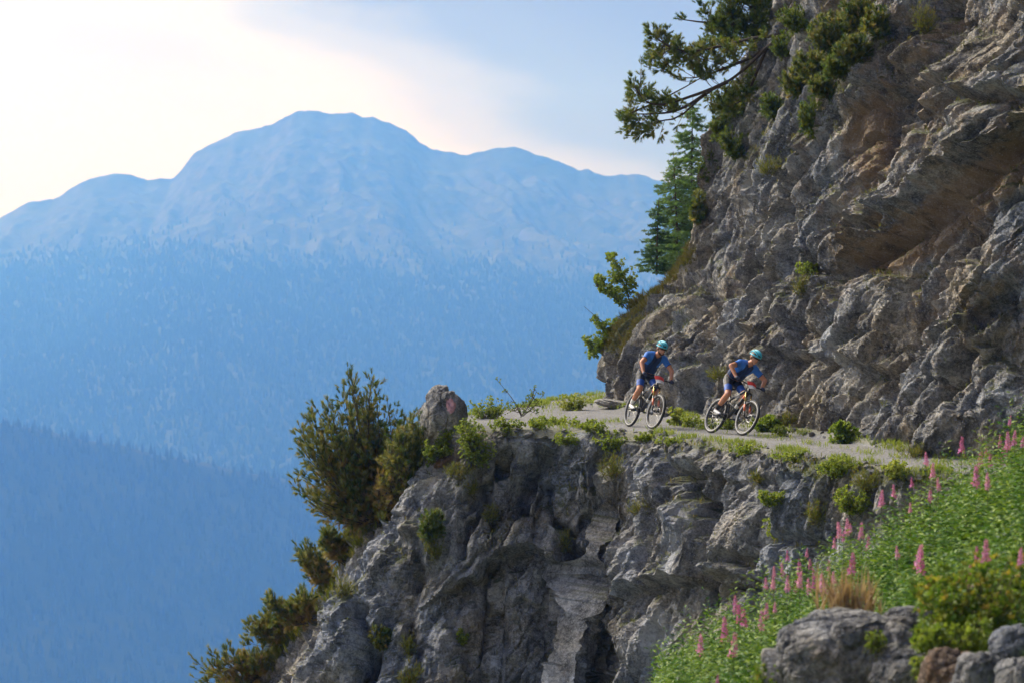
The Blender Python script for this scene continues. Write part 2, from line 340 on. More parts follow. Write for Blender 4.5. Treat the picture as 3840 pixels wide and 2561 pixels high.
def terrain_h(x, y):
    X = x.ravel(); Y = y.ravel(); p2 = np.stack([X / 1500, Y / 1500, np.zeros_like(X)], 1)
    crest = np.interp(X, _w, _z)
    wob = 250 * perlin(np.stack([X / 900, np.zeros_like(X), np.full_like(X, 5.5)], 1))
    wob = wob * sstep(-6000, -500, -np.abs(X - 0) * 0 - 0)      # crest stays on its line
    t = YR - Y                                            # metres in front of the crest
    # front profile: rocky head, meadow shoulder, forest flank, valley
    prof = np.interp(t, [0, 250, 700, 1300, 2100, 4800, 5300], [0, 135, 330, 470, 640, 1330, 1400])
    warp = 220 * fbm(np.stack([X / 1100, Y / 1700, np.zeros_like(X)], 1), 3, 3)
    prof2 = np.interp(t + warp * sstep(200, 1200, t), [0, 250, 700, 1300, 2100, 4800, 5300], [0, 135, 330, 470, 640, 1330, 1400])
    k = (_z.max() + 820) / 1400.0
    scale = (crest + 790) / 1400.0
    front = crest - prof2 * np.clip(scale, 0.3, 2)
    back = crest + t * 0.5                                # t < 0 behind the crest
    h = np.where(t >= 0, front, back)
    amp = sstep(0, 700, t)
    spur = fbm(np.stack([X / 520 + Y / 2600, Y / 2200, np.full_like(X, 2.0)], 1), 5, 9, ridged=True)
    h = h + amp * 85 * (spur - 0.15) + (0.35 + 0.65 * amp) * 15 * fbm(np.stack([X / 130, Y / 330, np.zeros_like(X)], 1), 4, 21)
    h = h + sstep(40, 300, t) * (1 - sstep(1300, 2200, t)) * 26 * fbm(np.stack([(X + 0.25 * Y) / 75, Y / 300, np.zeros_like(X)], 1), 5, 41, ridged=True)
    h = h + 13 * fbm(np.stack([X / 50, Y / 80, np.zeros_like(X)], 1), 3, 61, ridged=True) * (0.5 + 0.5 * amp)
    h = np.maximum(h, -860 + 25 * perlin(p2 * 3))
    # forested spur that comes into the valley from the left
    rx = np.interp(X, [-4700, -1800, -840, -305, 180, 540, 900], [500, 30, -212, -325, -430, -570, -820])
    ry = 4700 + 0.10 * (X + 600)
    rid = rx - 0.62 * np.abs(Y - ry) + 30 * fbm(np.stack([X / 260, Y / 260, np.zeros_like(X) + 4], 1), 4, 5) * sstep(0, 200, np.abs(Y - ry))
    h = np.maximum(h, rid)
    # the slope that carries the track: falls away to the left and in front
    near = np.minimum(-16 + 0.75 * (X - 4), -16 - 0.8 * (Y - 66) + 0.5 * X) + 6 * fbm(np.stack([X / 60, Y / 60, np.zeros_like(X)], 1), 4, 2) * sstep(30, 200, np.hypot(X, Y - 40))
    near = np.minimum(near, 900 + 0 * near)
    h = np.where(Y < 2600, np.maximum(near, np.minimum(h, -700)), h)
    return h.reshape(x.shape)
xs = np.concatenate([np.linspace(-7500, -2600, 40)[:-1], np.arange(-2600, 1500, 11.0), np.linspace(1500, 7500, 60)])
ys = np.concatenate([np.linspace(-2500, -200, 16)[:-1], np.linspace(-200, 300, 40)[:-1], np.linspace(300, 2800, 30)[:-1], np.linspace(2800, 3500, 20)[:-1], np.arange(3500, 9600, 13.0), np.linspace(9600, 13000, 30)])
TX, TY = np.meshgrid(xs, ys); TZ = terrain_h(TX, TY)
TV = np.stack([TX, TY, TZ], 2)
gz_y, gz_x = np.gradient(TZ, ys, xs); slope = np.hypot(gz_x, gz_y)
flat = TV.reshape(-1, 3)
nzT = fbm(np.stack([flat[:, 0] / 420, flat[:, 1] / 420, np.zeros(len(flat))], 1), 5, 77).reshape(TX.shape)
nzF = fbm(np.stack([flat[:, 0] / 60, flat[:, 1] / 160, np.zeros(len(flat))], 1), 4, 78).reshape(TX.shape)
treeline = 95 + np.interp(TX, [-1700, -700, -300, 200, 900], [0, 5, -35, -75, -110]) + 95 * nzT + 25 * nzF
forest = sstep(75, -75, TZ - treeline + 40 * nzF)
rockm = np.clip(sstep(0.42, 0.85, slope + 0.45 * nzT + 0.2 * nzF) * sstep(60, 260, TZ) + sstep(0.12, .42, nzF + 0.4 * nzT) * 0.6, 0, 1)
me = mesh_from('terrain', flat, grid_faces(*TX.shape), (), True, {'forest': forest.ravel(), 'bare': rockm.ravel()})
m, nt, b, o = newmat('alpine_slopes')
fa = N(nt, 'ShaderNodeAttribute', attribute_name='forest'); ba = N(nt, 'ShaderNodeAttribute', attribute_name='bare')
tc = N(nt, 'ShaderNodeTexCoord'); n1 = N(nt, 'ShaderNodeTexNoise', i_Scale=0.016, i_Detail=9.0, i_Roughness=0.72); L(nt, tc.outputs['Object'], n1.inputs['Vector'])
mp = N(nt, 'ShaderNodeMapping'); mp.inputs['Scale'].default_value = (0.008, 0.006, 0.012); mp.inputs['Rotation'].default_value = (0, 0.25, 0); L(nt, tc.outputs['Object'], mp.inputs[0])
n2 = N(nt, 'ShaderNodeTexNoise', i_Scale=1.0, i_Detail=8.0, i_Roughness=0.65); L(nt, mp.outputs[0], n2.inputs['Vector'])
mead = ramp(nt, n2.outputs['Fac'], [(0.36, (0.022, 0.028, 0.014)), (0.5, (0.04, 0.048, 0.022)), (0.64, (0.085, 0.092, 0.042))])
rk = ramp(nt, n1.outputs['Fac'], [(0.38, (0.012, 0.013, 0.014)), (0.62, (0.085, 0.085, 0.085))])
c = mixc(nt, ba.outputs['Fac'], mead, rk)
c = mixc(nt, fa.outputs['Fac'], c, ramp(nt, n1.outputs['Fac'], [(0.3, (0.025, 0.04, 0.02)), (0.62, (0.04, 0.055, 0.026)), (0.78, (0.11, 0.11, 0.06))]))
L(nt, c, b.inputs['Base Color']); b.inputs['Roughness'].default_value = 0.95; b.inputs['Specular IOR Level'].default_value = 0.1
me.materials.append(m); terrain = link('terrain', me, kind='structure', label='hazy blue alpine mountain with meadows above a forested valley flank')

# far conifer wood that reads as one mass
cone = []
a5 = np.linspace(0, 2 * np.pi, 5, endpoint=False)
cv = np.vstack([np.stack([np.cos(a5), np.sin(a5), np.full(5, 0.06)], 1), [[0, 0, 1.0]]]) * np.array([0.19, 0.19, 1.0]); ct = [[i, (i + 1) % 5, 5] for i in range(5)]
K = 190000
fx = rng.uniform(-2500, 1450, K); fy = rng.uniform(3500, 8600, K)
keep = np.abs(fx) < (fy * 0.19 + 150)
fx, fy = fx[keep], fy[keep]
ix = np.clip(np.searchsorted(xs, fx), 0, len(xs) - 1); iy = np.clip(np.searchsorted(ys, fy), 0, len(ys) - 1)
dens = forest[iy, ix] * np.clip(1.25 - 0.9 * rockm[iy, ix], 0.05, 1) + 0.05 * sstep(220, 0, TZ[iy, ix] - treeline[iy, ix])
vis = TZ[iy, ix] > -(fy * 0.145)
keep = (rng.random(len(fx)) < dens) & vis
fx, fy, ix, iy = fx[keep][:95000], fy[keep][:95000], ix[keep][:95000], iy[keep][:95000]
hz = TZ[iy, ix] - 2
sc_ = rng.uniform(11, 22, len(fx))
mbf = MB(); stamp(mbf, (cv, [], np.array(ct)), np.stack([fx, fy, hz], 1), np.repeat(np.eye(3)[None], len(fx), 0), sc_)
m_far = leafmat('far_conifer', (0.020, 0.034, 0.020), (0.034, 0.054, 0.026), 0.0, 0.9, (0.055, 0.075, 0.034))
mbf.build('forest', m_far, kind='stuff', label='distant conifer forest covering the hazy valley flanks', category='forest')

# ================================================================ track level and the two rock walls
RIM = [(16, 40.5), (13, 42.4), (11, 43.8), (9, 45.3), (7.4, 47), (6.63, 47.8), (5.88, 49), (5.1, 50.5), (4.3, 52.2), (3.44, 54), (2.53, 56.2), (1.4, 57), (0.2, 57.2), (-0.9, 57.5), (-1.55, 58.5), (-1.7, 60.5), (-0.9, 64), (0.2, 67.5), (0.6, 70), (1.4, 73), (3, 77)]
INN = [(18, 43.0), (15, 44.6), (13, 46), (10.2, 47.7), (7.8, 49.6), (7.1, 50.8), (6.5, 52.5), (5.85, 54.6), (5.19, 56.5), (4.5, 58.2), (3.9, 60.2), (3.6, 61.2), (3.4, 62), (3.2, 62.8), (3.05, 63.4), (2.9, 64.1), (2.45, 65.8), (2.15, 67.8), (2.3, 69.5), (3.6, 72), (7, 75)]
def zroad(y): return np.interp(y, [42, 47, 49, 50.5, 52.2, 54, 56.2, 58.9, 61.8, 68, 80], [-3.15, -3.0, -2.92, -2.87, -2.82, -2.79, -2.77, -2.74, -2.70, -2.68, -2.6])
def wobble(c, nrm):
    q = np.stack([c[:, 0], c[:, 1], np.zeros(len(c))], 1)
    return c + nrm * (0.30 * fbm(q * 0.55, 4, 71, 0.6))[:, None]
def resample(c, step):
    c = np.asarray(c, float); s = np.concatenate([[0], np.cumsum(np.linalg.norm(np.diff(c, axis=0), axis=1))])
    n = int(s[-1] / step) + 1; u = np.linspace(0, s[-1], n)
    return np.stack([np.interp(u, s, c[:, 0]), np.interp(u, s, c[:, 1])], 1)
def side_normals(c, sm):
    t = np.gradient(c, axis=0); k = np.ones(sm) / sm
    t = np.stack([np.convolve(np.pad(t[:, i], sm // 2, mode='edge'), k, 'valid')[:len(c)] for i in (0, 1)], 1)
    t /= np.linalg.norm(t, axis=1)[:, None]
    return np.stack([-t[:, 1], t[:, 0]], 1)             # left of the walking direction
def vnormals(G):
    du = np.gradient(G, axis=1); dv = np.gradient(G, axis=0); n = np.cross(du, dv); n /= np.linalg.norm(n, axis=2)[..., None] + 1e-12
    return n
def polydist(px, py, line):
    """distance in photo pixels to a polyline; sign + on the upper side (smaller y) for lines drawn left to right"""
    best = np.full(px.shape, 1e9); sg = np.zeros(px.shape)
    for (ax, ay), (bx, by) in zip(line[:-1], line[1:]):
        dx, dy = bx - ax, by - ay; l2 = dx * dx + dy * dy
        t = np.clip(((px - ax) * dx + (py - ay) * dy) / l2, 0, 1); ex, ey = px - ax - t * dx, py - ay - t * dy
        d = np.hypot(ex, ey); m = d < best; best = np.where(m, d, best); sg = np.where(m, np.sign(dy * (px - ax) - dx * (py - ay)), sg)
    return best, sg
def features(px, py, feats):
    d_ = np.zeros(px.shape)
    for f in feats:
        if f[0] == 'crack':
            _, line, wd, amp = f; d, s = polydist(px, py, line); d_ -= 1.5 * amp * np.exp(-(d / (0.75 * wd)) ** 2)
        elif f[0] == 'ridge':
            _, line, wd, amp = f; d, s = polydist(px, py, line); d_ += amp * np.clip(1 - d / wd, 0, 1) ** 1.3
        elif f[0] == 'ledge':
            _, line, wu, wl, amp, cut = f; d, s = polydist(px, py, line)
            d_ += np.where(s > 0, amp * np.clip(1 - d / wu, 0, 1) ** 1.5, (amp + cut) * np.clip(1 - d / 26, 0, 1) - cut * np.clip(1 - d / wl, 0, 1) ** 1.2)
        elif f[0] == 'blob':
            _, (cx, cy), (rx, ry), ang, amp = f; ca, sa = math.cos(R(ang)), math.sin(R(ang))
            u = ((px - cx) * ca + (py - cy) * sa) / rx; v = (-(px - cx) * sa + (py - cy) * ca) / ry
            d_ += amp * np.sqrt(np.clip(1 - u * u - v * v, 0, 1))
    return d_
def rock_displace(G, feats, axis, seed, amps, fade):
    """blocky, cracked displacement of a smooth base sheet along its normals"""
    sh = G.shape[:2]; V = G.reshape(-1, 3); n = vnormals(G).reshape(-1, 3)
    if ((-V) * n).sum() < 0: n = -n
    axis = np.asarray(axis, float); axis /= np.linalg.norm(axis)
    wv = np.stack([fbm(V * 0.7 + 9.1 * k, 3, seed + 40 + k) for k in range(3)], 1)
    wf = np.stack([fbm(V * 3.1 + 5.1 * k, 3, seed + 50 + k) for k in range(3)], 1)
    W = V + 0.28 * wv + 0.03 * wf
    Q = W - 0.70 * (W @ axis)[:, None] * axis
    px, py, dd = project(V); px = px + 70 * wv[:, 0] + 22 * wf[:, 0]; py = py + 70 * wv[:, 1] + 22 * wf[:, 1]
    a1, c1 = facets(Q / 1.55, seed + 1, 0.75); a2, c2 = facets(Q / 0.62, seed + 2, 0.85); a3, c3 = facets((Q + 0.02 * wf) / 0.25, seed + 3, 0.9); 
    a4, c4 = facets(Q / 0.13 + wf, seed + 4, 0.9)
    rg = fbm(V * 0.55, 5, seed + 5, ridged=True); fb = fbm(V * 2.6, 6, seed + 6, 0.55); fn = fbm(V * 11.0, 4, seed + 7, 0.6, ridged=True)
    d = amps[0] * a1 + amps[1] * a2 + amps[2] * a3 + amps[3] * a4 + amps[4] * (rg - 0.2) + amps[5] * fb + amps[6] * fn
    gate = sstep(-0.25, 0.25, fbm(V * 0.9, 2, seed + 8))
    d = d - gate * (0.35 * amps[0] * c1 ** 2 + 0.5 * amps[1] * c2 ** 2 + 0.45 * amps[2] * c3)
    d = d + features(px, py, feats)
    d = d * fade.ravel()
    V2 = V + n * d[:, None]
    G2 = V2.reshape(*sh, 3); n2 = vnormals(G2).reshape(-1, 3); n2 *= np.sign((n2 * n).sum(1))[:, None] + 1e-9
    return G2, n2, d
ZB = ZBuf(8)

# ---- wall above the track
cur = resample(catmull(INN, 1200), 0.036); k0 = int(np.argmin(np.hypot(cur[:, 0] - 2.3, cur[:, 1] - 69.5)))
cur = np.vstack([cur[:k0], cur[k0::3]]); cur = np.vstack([cur[:int(np.argmin(np.abs(cur[:, 1] - 45.5))):5], cur[int(np.argmin(np.abs(cur[:, 1] - 45.5))):]])
inw = -side_normals(cur, 41)
if (inw @ np.array([1., 0.3])).mean() < 0: inw = -inw
hh = np.concatenate([np.arange(-0.7, 10.2, 0.0235), np.linspace(10.3, 15, 40)])
kc = sstep(60.0, 65.5, cur[:, 1])                        # 0 along the wall, 1 at the far corner
kr = sstep(53, 47, cur[:, 1])                            # right end
off_c = np.interp(hh, [-0.7, 0, 1.3, 2.3, 3.5, 5.8, 7.5, 9.5, 15], [-.05, 0, 0.25, 1.1, 2.3, 2.75, 3.3, 4.0, 6.8])
off_m = np.interp(hh, [-0.7, 0, 1.3, 3.4, 5.8, 7.5, 9.5, 15], [-.1, 0, 0.40, 1.15, 1.9, 2.5, 3.2, 6.0])
off_r = np.interp(hh, [-0.7, 0, 1.5, 4, 6.5, 9.5, 15], [-.1, 0, 0.35, 0.9, 1.2, 1.9, 4.5])
OFF = off_m[:, None] * (1 - kc)[None] * (1 - kr)[None] + off_c[:, None] * kc[None] + off_r[:, None] * (kr * (1 - kc))[None]
G = np.zeros((len(hh), len(cur), 3)); G[..., 0] = cur[None, :, 0] + inw[None, :, 0] * OFF; G[..., 1] = cur[None, :, 1] + inw[None, :, 1] * OFF
G[..., 2] = zroad(cur[:, 1])[None] + hh[:, None]
UF = [('ledge', [(3230, 940), (3330, 880), (3480, 780), (3640, 650), (3760, 560), (3900, 470)], 300, 170, 0.85, 0.55),
      ('ledge', [(2880, 720), (3050, 560), (3200, 430), (3400, 310), (3470, 180), (3540, -40)], 200, 150, 0.35, 0.15),
      ('crack', [(2905, 720), (2885, 850), (2830, 980), (2780, 1060)], 42, 0.8),
      ('crack', [(3140, 800), (3080, 930), (3000, 1080), (2940, 1180)], 30, 0.30),
      ('blob', (3270, 850), (130, 55), -12, -1.0), ('blob', (3065, 1140), (125, 110), 0, 0.55), ('blob', (2955, 1010), (65, 105), 25, -0.35),
      ('ridge', [(2600, 1420), (2700, 1300), (2830, 1180), (2960, 1060)], 120, 0.35),
      ('crack', [(2600, 1080), (2700, 1130), (2770, 1080)], 45, 0.4), ('crack', [(2640, 1480), (2640, 1330), (2720, 1200)], 32, 0.30),
      ('ledge', [(2880, 1330), (3050, 1300), (3200, 1360), (3350, 1300)], 160, 120, 0.3, 0.22),
      ('crack', [(3350, 1350), (3440, 1150), (3560, 960), (3640, 820)], 40, 0.45), ('crack', [(3560, 1400), (3640, 1250), (3800, 1100)], 36, 0.4),
      ('blob', (3560, 1300), (150, 110), -30, 0.35), ('blob', (3250, 1130), (110, 130), 20, 0.25), ('crack', [(3340, 420), (3310, 620), (3240, 760)], 34, 0.32),
      ('ledge', [(3420, 330), (3560, 330), (3700, 350), (3900, 330)], 260, 150, 0.5, 0.3), ('crack', [(3540, -30), (3500, 200), (3430, 330)], 26, 0.25),
      ('blob', (3680, 430), (110, 90), 0, 0.25), ('crack', [(3050, 700), (2980, 850), (2960, 960)], 22, 0.22)]
fade = sstep(-0.7, 0.25, hh)[:, None] * np.ones(len(cur))[None]
tang = np.array([0.42, -0.9, 0]) * 0.55 + np.array([0, 0, 0.83])
G2, n2, dU = rock_displace(G, UF, tang, 100, (0.48, 0.30, 0.115, 0.040, 0.10, 0.03, 0.014), fade)
V = G2.reshape(-1, 3); px, py, dd = project(V)
grn = fbm(V * 0.8, 4, 301); upn = np.clip(n2[:, 2], -1, 1)
moss = np.clip(0.25 + 0.9 * upn + 0.5 * grn + 0.35 * np.exp(-(polydist(px, py, [(2900, 100), (3150, 200), (3000, 420), (2850, 560), (3100, 400), (3250, 80)])[0] / 130) ** 2) - 0.50, 0, 1)
lip = sstep(60, 0, polydist(px, py, [(2290, 1290), (2370, 1140), (2450, 1040), (2560, 960)])[0])
moss = np.clip(moss + lip, 0, 1)
stain = np.clip(0.45 * fbm(V * 0.5, 3, 305) - 0.28 + 0.20 * sstep(2900, 3500, px) + 0.9 * np.exp(-((px - 3280) / 70) ** 2 - ((py - 440) / 130) ** 2) + 0.9 * np.exp(-((px - 3250) / 90) ** 2 - ((py - 560) / 60) ** 2)
                + 1.5 * sstep(110, 10, polydist(px, py, [(3330, 960), (3480, 870), (3640, 740), (3840, 590)])[0]) + 0.25 * sstep(1500, 1100, py) * sstep(2700, 2900, px), 0, 1)
M_UP = rockmat('cliff_rock', (0.08, 0.079, 0.080), (0.26, 0.252, 0.242), (0.56, 0.545, 0.52), (0.40, 0.25, 0.115), 0.62, 0.8)
me = mesh_from('cliff', V, grid_faces(*G2.shape[:2]), [M_UP], False, {'moss': moss, 'stain': stain})
cliff = link('cliff', me, kind='structure', label='tall grey and ochre rock wall rising above the gravel track')
ZB.add(V, n2, 1); CLIFF_G = G2

# ---- buttress below the track
cur = resample(catmull(RIM, 1200), 0.031); ka = int(np.argmin(np.hypot(cur[:, 0] - 9, cur[:, 1] - 45.3))); kb = int(np.argmin(np.hypot(cur[:, 0] + 0.9, cur[:, 1] - 64)))
cur = np.vstack([cur[:ka:6], cur[ka:kb], cur[kb::6]])
outw = side_normals(cur, 61)
if (outw[:200] @ np.array([-0.7, -0.7])).mean() < 0: outw = -outw
cur = wobble(cur, outw)
hh = np.concatenate([np.arange(0, 6.2, 0.0225), np.linspace(6.3, 16, 40)])
ang = np.arctan2(outw[:, 1], outw[:, 0])                  # -pi/2 faces the camera, pi faces left
kl = sstep(-0.45, -0.95, outw[:, 0]) * (cur[:, 1] > 56.5)
off_f = np.interp(hh, [0, 0.15, 0.5, 1.2, 3, 5, 16], [-0.12, 0.10, 0.28, 0.42, 0.95, 1.5, 6])
off_l = np.interp(hh, [0, 0.15, 1.4, 2.4, 4.2, 8, 16], [-0.12, 0.05, 0.75, 1.45, 2.6, 5.2, 11])
OFF = off_f[:, None] * (1 - kl)[None] + off_l[:, None] * kl[None]
G = np.zeros((len(hh), len(cur), 3)); G[..., 0] = cur[None, :, 0] + outw[None, :, 0] * OFF; G[..., 1] = cur[None, :, 1] + outw[None, :, 1] * OFF
G[..., 2] = zroad(cur[:, 1])[None] - 0.06 - hh[:, None]
LF = [('crack', [(2120, 2050), (2200, 2150), (2245, 2280), (2250, 2420), (2200, 2561)], 30, 0.50), ('crack', [(2480, 1690), (2600, 1770), (2670, 1880), (2690, 2040), (2660, 2160)], 24, 0.42),
      ('ledge', [(1790, 2130), (1880, 2060), (1990, 2035), (2085, 2075)], 170, 380, 0.32, 0.42), ('blob', (2330, 2230), (150, 260), -12, 0.28),
      ('ridge', [(2190, 1840), (2300, 1760), (2420, 1735), (2520, 1840), (2640, 1990), (2720, 2120)], 90, 0.30), ('blob', (2350, 1830), (150, 90), 0, 0.22),
      ('crack', [(2075, 1640), (2030, 1720), (1975, 1800), (1960, 1900)], 30, 0.42), ('crack', [(1900, 1690), (1850, 1760), (1790, 1830), (1740, 1880)], 26, 0.30), ('crack', [(1800, 1850), (1755, 1990), (1730, 2080)], 22, 0.26),
      ('ridge', [(1990, 1610), (1960, 1700), (1900, 1760)], 60, 0.22), ('blob', (2170, 1700), (90, 90), 0, 0.2), ('crack', [(1380, 2300), (1385, 2430), (1370, 2561)], 28, 0.32), ('blob', (1300, 2330), (60, 130), 8, 0.28),
      ('crack', [(1560, 2180), (1540, 2330), (1555, 2480)], 34, 0.26), ('ledge', [(2420, 2200), (2560, 2130), (2720, 2150)], 160, 220, 0.25, 0.45), ('crack', [(2040, 1820), (2100, 1960), (2110, 2060)], 18, 0.25),
      ('ledge', [(2640, 1760), (2800, 1790), (2980, 1800)], 90, 80, 0.15, 0.2), ('blob', (2790, 1990), (130, 80), -20, 0.2), ('crack', [(2720, 2120), (2900, 2040), (3080, 2030)], 26, 0.25), ('blob', (1460, 2060), (140, 110), 0, 0.15)]
fade = (0.15 + 0.85 * sstep(0.02, 0.5, hh))[:, None] * np.ones(len(cur))[None]
G2, n2, dL = rock_displace(G, LF, (0.30, 0.05, 0.95), 200, (0.46, 0.31, 0.125, 0.045, 0.08, 0.03, 0.016), fade)
V = G2.reshape(-1, 3); px, py, dd = project(V)
grn = fbm(V * 0.9, 4, 401); upn = n2[:, 2]
moss = np.clip(-0.28 + 0.95 * np.clip(upn, 0, 1) + 0.55 * grn + 0.7 * sstep(70, 0, polydist(px, py, [(900, 2561), (1000, 2480), (1190, 2200), (1250, 2090), (1330, 2000), (1400, 1930)])[0])
               + 0.35 * sstep(60, 0, polydist(px, py, [(2100, 2070), (2110, 1900)])[0]) + 0.5 * sstep(2900, 3300, px) * sstep(2000, 1750, py), 0, 1)
stain = np.clip(0.4 * fbm(V * 0.6, 3, 405) + 0.5 * np.exp(-((px - 1780) / 60) ** 2 - ((py - 2310) / 60) ** 2) + 0.9 * np.exp(-((px - 1680) / 70) ** 2 - ((py - 1715) / 40) ** 2), 0, 1)
M_LO = rockmat('buttress_rock', (0.09, 0.092, 0.097), (0.29, 0.292, 0.303), (0.57, 0.57, 0.585), (0.30, 0.21, 0.13), 0.35, 0.75)
me = mesh_from('buttress', V, grid_faces(*G2.shape[:2]), [M_LO], False, {'moss': moss, 'stain': stain})
buttress = link('buttress', me, kind='structure', label='grey rock buttress falling away below the gravel track')
ZB.add(V, n2, 2)

# ---- the gravel track with its shoulder
A = catmull(np.array(RIM), 900); _sn = side_normals(A, 41); _sn = _sn if (_sn[:200] @ np.array([-0.7, -0.7])).mean() > 0 else -_sn; A = wobble(A, _sn); B = catmull(np.array(INN), 900)
tb = np.concatenate([np.linspace(-0.22, 0, 8)[:-1], np.linspace(0, 1, 90)])
G = B[None] * (1 - tb)[:, None, None] + A[None] * tb[:, None, None] * 1.0
G[tb < 0] = (B[None] + (B - A)[None] * (-tb[tb < 0])[:, None, None])
Z = zroad(G[..., 1]); fl = np.stack([G[..., 0].ravel(), G[..., 1].ravel(), np.zeros(Z.size)], 1)
wd = np.linalg.norm(A - B, axis=1)
dist_out = (1 - tb)[:, None] * wd[None]; dist_in = tb[:, None] * wd[None]
Z = Z + 0.03 * fbm(fl * 0.8, 4, 501).reshape(Z.shape) + 0.012 * fbm(fl * 5, 4, 502).reshape(Z.shape) + 0.10 * sstep(0.35, -0.05, dist_in) - 0.0 * dist_out
ed = sstep(0.9, 0.0, dist_out)                             # crumbling shoulder at the outer side
Z = Z + ed * (0.03 + 0.05 * fbm(fl * 1.7, 4, 503).reshape(Z.shape)) - 0.05 * sstep(0.8, 0.2, dist_out) - 0.16 * sstep(0.22, 0.0, dist_out)
# ruts left by wheels
for c in (0.36, 0.62): Z = Z - 0.012 * np.exp(-((tb[:, None] - c) * wd[None] / 0.16) ** 2)
RG = np.stack([G[..., 0], G[..., 1], Z], 2)
vergem = np.clip(sstep(0.75, 0.25, dist_out) + sstep(0.45, 0.1, dist_in) * 0.9 + sstep(58.5, 57.4, G[..., 1]) * sstep(1.3, 0.4, G[..., 0]) + 0.35 * np.exp(-((tb[:, None] - 0.49) * wd[None] / 0.25) ** 2) * 0.5, 0, 1)
me = mesh_from('gravel_road', RG.reshape(-1, 3), grid_faces(*Z.shape), (), True, {'verge': vergem.ravel()})
m, nt, b, o = newmat('gravel')
tc = N(nt, 'ShaderNodeTexCoord'); co = tc.outputs['Object']
g1 = N(nt, 'ShaderNodeTexNoise', i_Scale=1.3, i_Detail=6.0, i_Roughness=0.6); L(nt, co, g1.inputs['Vector'])
g2 = N(nt, 'ShaderNodeTexVoronoi', i_Scale=38.0); L(nt, co, g2.inputs['Vector'])
g3 = N(nt, 'ShaderNodeTexNoise', i_Scale=60.0, i_Detail=3.0); L(nt, co, g3.inputs['Vector'])
c = ramp(nt, g1.outputs['Fac'], [(0.35, (0.12, 0.12, 0.125)), (0.65, (0.19, 0.19, 0.196))])
c = mixc(nt, 0.55, c, ramp(nt, g2.outputs['Color'], [(0.2, (0.08, 0.08, 0.082)), (0.8, (0.28, 0.275, 0.275))]))
va = N(nt, 'ShaderNodeAttribute', attribute_name='verge')
vm = ramp(nt, math_(nt, 'ADD', math_(nt, 'MULTIPLY', g1.outputs['Fac'], 0.7), math_(nt, 'MULTIPLY', va.outputs['Fac'], 0.55)), [(0.70, 0.0), (0.88, 1.0)])
c = mixc(nt, math_(nt, 'MULTIPLY', vm, 0.5), c, ramp(nt, g3.outputs['Fac'], [(0.35, (0.10, 0.10, 0.055)), (0.65, (0.20, 0.20, 0.09))]))
L(nt, c, b.inputs['Base Color']); b.inputs['Roughness'].default_value = 0.9
bp = N(nt, 'ShaderNodeBump'); bp.inputs['Distance'].default_value = 1.0; bp.inputs['Strength'].default_value = 0.9
L(nt, math_(nt, 'ADD', math_(nt, 'MULTIPLY', g2.outputs['Distance'], -0.012), math_(nt, 'MULTIPLY', g3.outputs['Fac'], 0.006)), bp.inputs['Height']); L(nt, bp.outputs[0], b.inputs['Normal'])
me.materials.append(m); road = link('gravel_road', me, kind='structure', label='pale grey gravel track cut along the rock wall')
rn = vnormals(RG); rn *= np.sign(rn[..., 2:3]); ZB.add(RG.reshape(-1, 3), rn.reshape(-1, 3), 3)
_rx, _ry, _rz = RG[7:, :, 0].ravel(), RG[7:, :, 1].ravel(), RG[7:, :, 2].ravel()
def road_z(x, y): return float(_rz[np.argmin((_rx - x) ** 2 + (_ry - y) ** 2)])

# ---- near hillside with the flowers
def hill(x, y):
    x = np.asarray(x, float); y = np.asarray(y, float)
    z = -4.80 + 0.51 * (x - 1.8) - 0.05 * (y - 30) + 0.16 * np.clip(x - 3.6, 0, None)
    z = z - 0.55 * np.clip(y - 33.5, 0, None) - 0.25 * np.clip(1.2 - x, 0, None)
    p = np.stack([x.ravel() * 0.5, y.ravel() * 0.5, np.zeros(x.size)], 1)
    return z + 0.18 * fbm(p, 4, 601).reshape(x.shape)
hx = np.arange(-14, 22, 0.16); hy = np.arange(-12, 46, 0.2); HX, HY = np.meshgrid(hx, hy); HZ = hill(HX, HY)
HG = np.stack([HX, HY, HZ], 2)
m, nt, b, o = newmat('meadow_soil')
tc = N(nt, 'ShaderNodeTexCoord'); g1 = N(nt, 'ShaderNodeTexNoise', i_Scale=3.0, i_Detail=8.0, i_Roughness=0.7); L(nt, tc.outputs['Object'], g1.inputs['Vector'])
L(nt, ramp(nt, g1.outputs['Fac'], [(0.3, (0.03, 0.04, 0.015)), (0.5, (0.06, 0.085, 0.02)), (0.7, (0.10, 0.095, 0.05))]), b.inputs['Base Color']); b.inputs['Roughness'].default_value = 0.95
bp = N(nt, 'ShaderNodeBump'); bp.inputs['Distance'].default_value = 0.08; L(nt, g1.outputs['Fac'], bp.inputs['Height']); L(nt, bp.outputs[0], b.inputs['Normal'])
link('hillside', mesh_from('hillside', HG.reshape(-1, 3), grid_faces(*HX.shape), [m], True), kind='structure', label='green hillside falling to the left in front of the rock')

# ---- haze: one closed box of even, pale blue air round everything
bx = MB(); zlo, zhi = float(TZ.min()) - 2, float(max(TZ.max(), 40)) + 20
bx.box((0, (ys[0] + ys[-1]) / 2, (zlo + zhi) / 2), (xs[-1] - xs[0] + 40, ys[-1] - ys[0] + 40, zhi - zlo))
m = bpy.data.materials.new('haze_air'); m.use_nodes = True; nt = m.node_tree; nt.nodes.clear()
o = N(nt, 'ShaderNodeOutputMaterial'); pv = N(nt, 'ShaderNodeVolumePrincipled'); L(nt, pv.outputs[0], o.inputs['Volume'])
pv.inputs['Color'].default_value = (0.092, 0.278, 0.86, 1); pv.inputs['Absorption Color'].default_value = (1, 0.785, 0, 1); pv.inputs['Density'].default_value = 0.00021; pv.inputs['Anisotropy'].default_value = 0.35
bx.build('haze', m, kind='stuff', label='pale blue haze filling the valley air', category='haze')
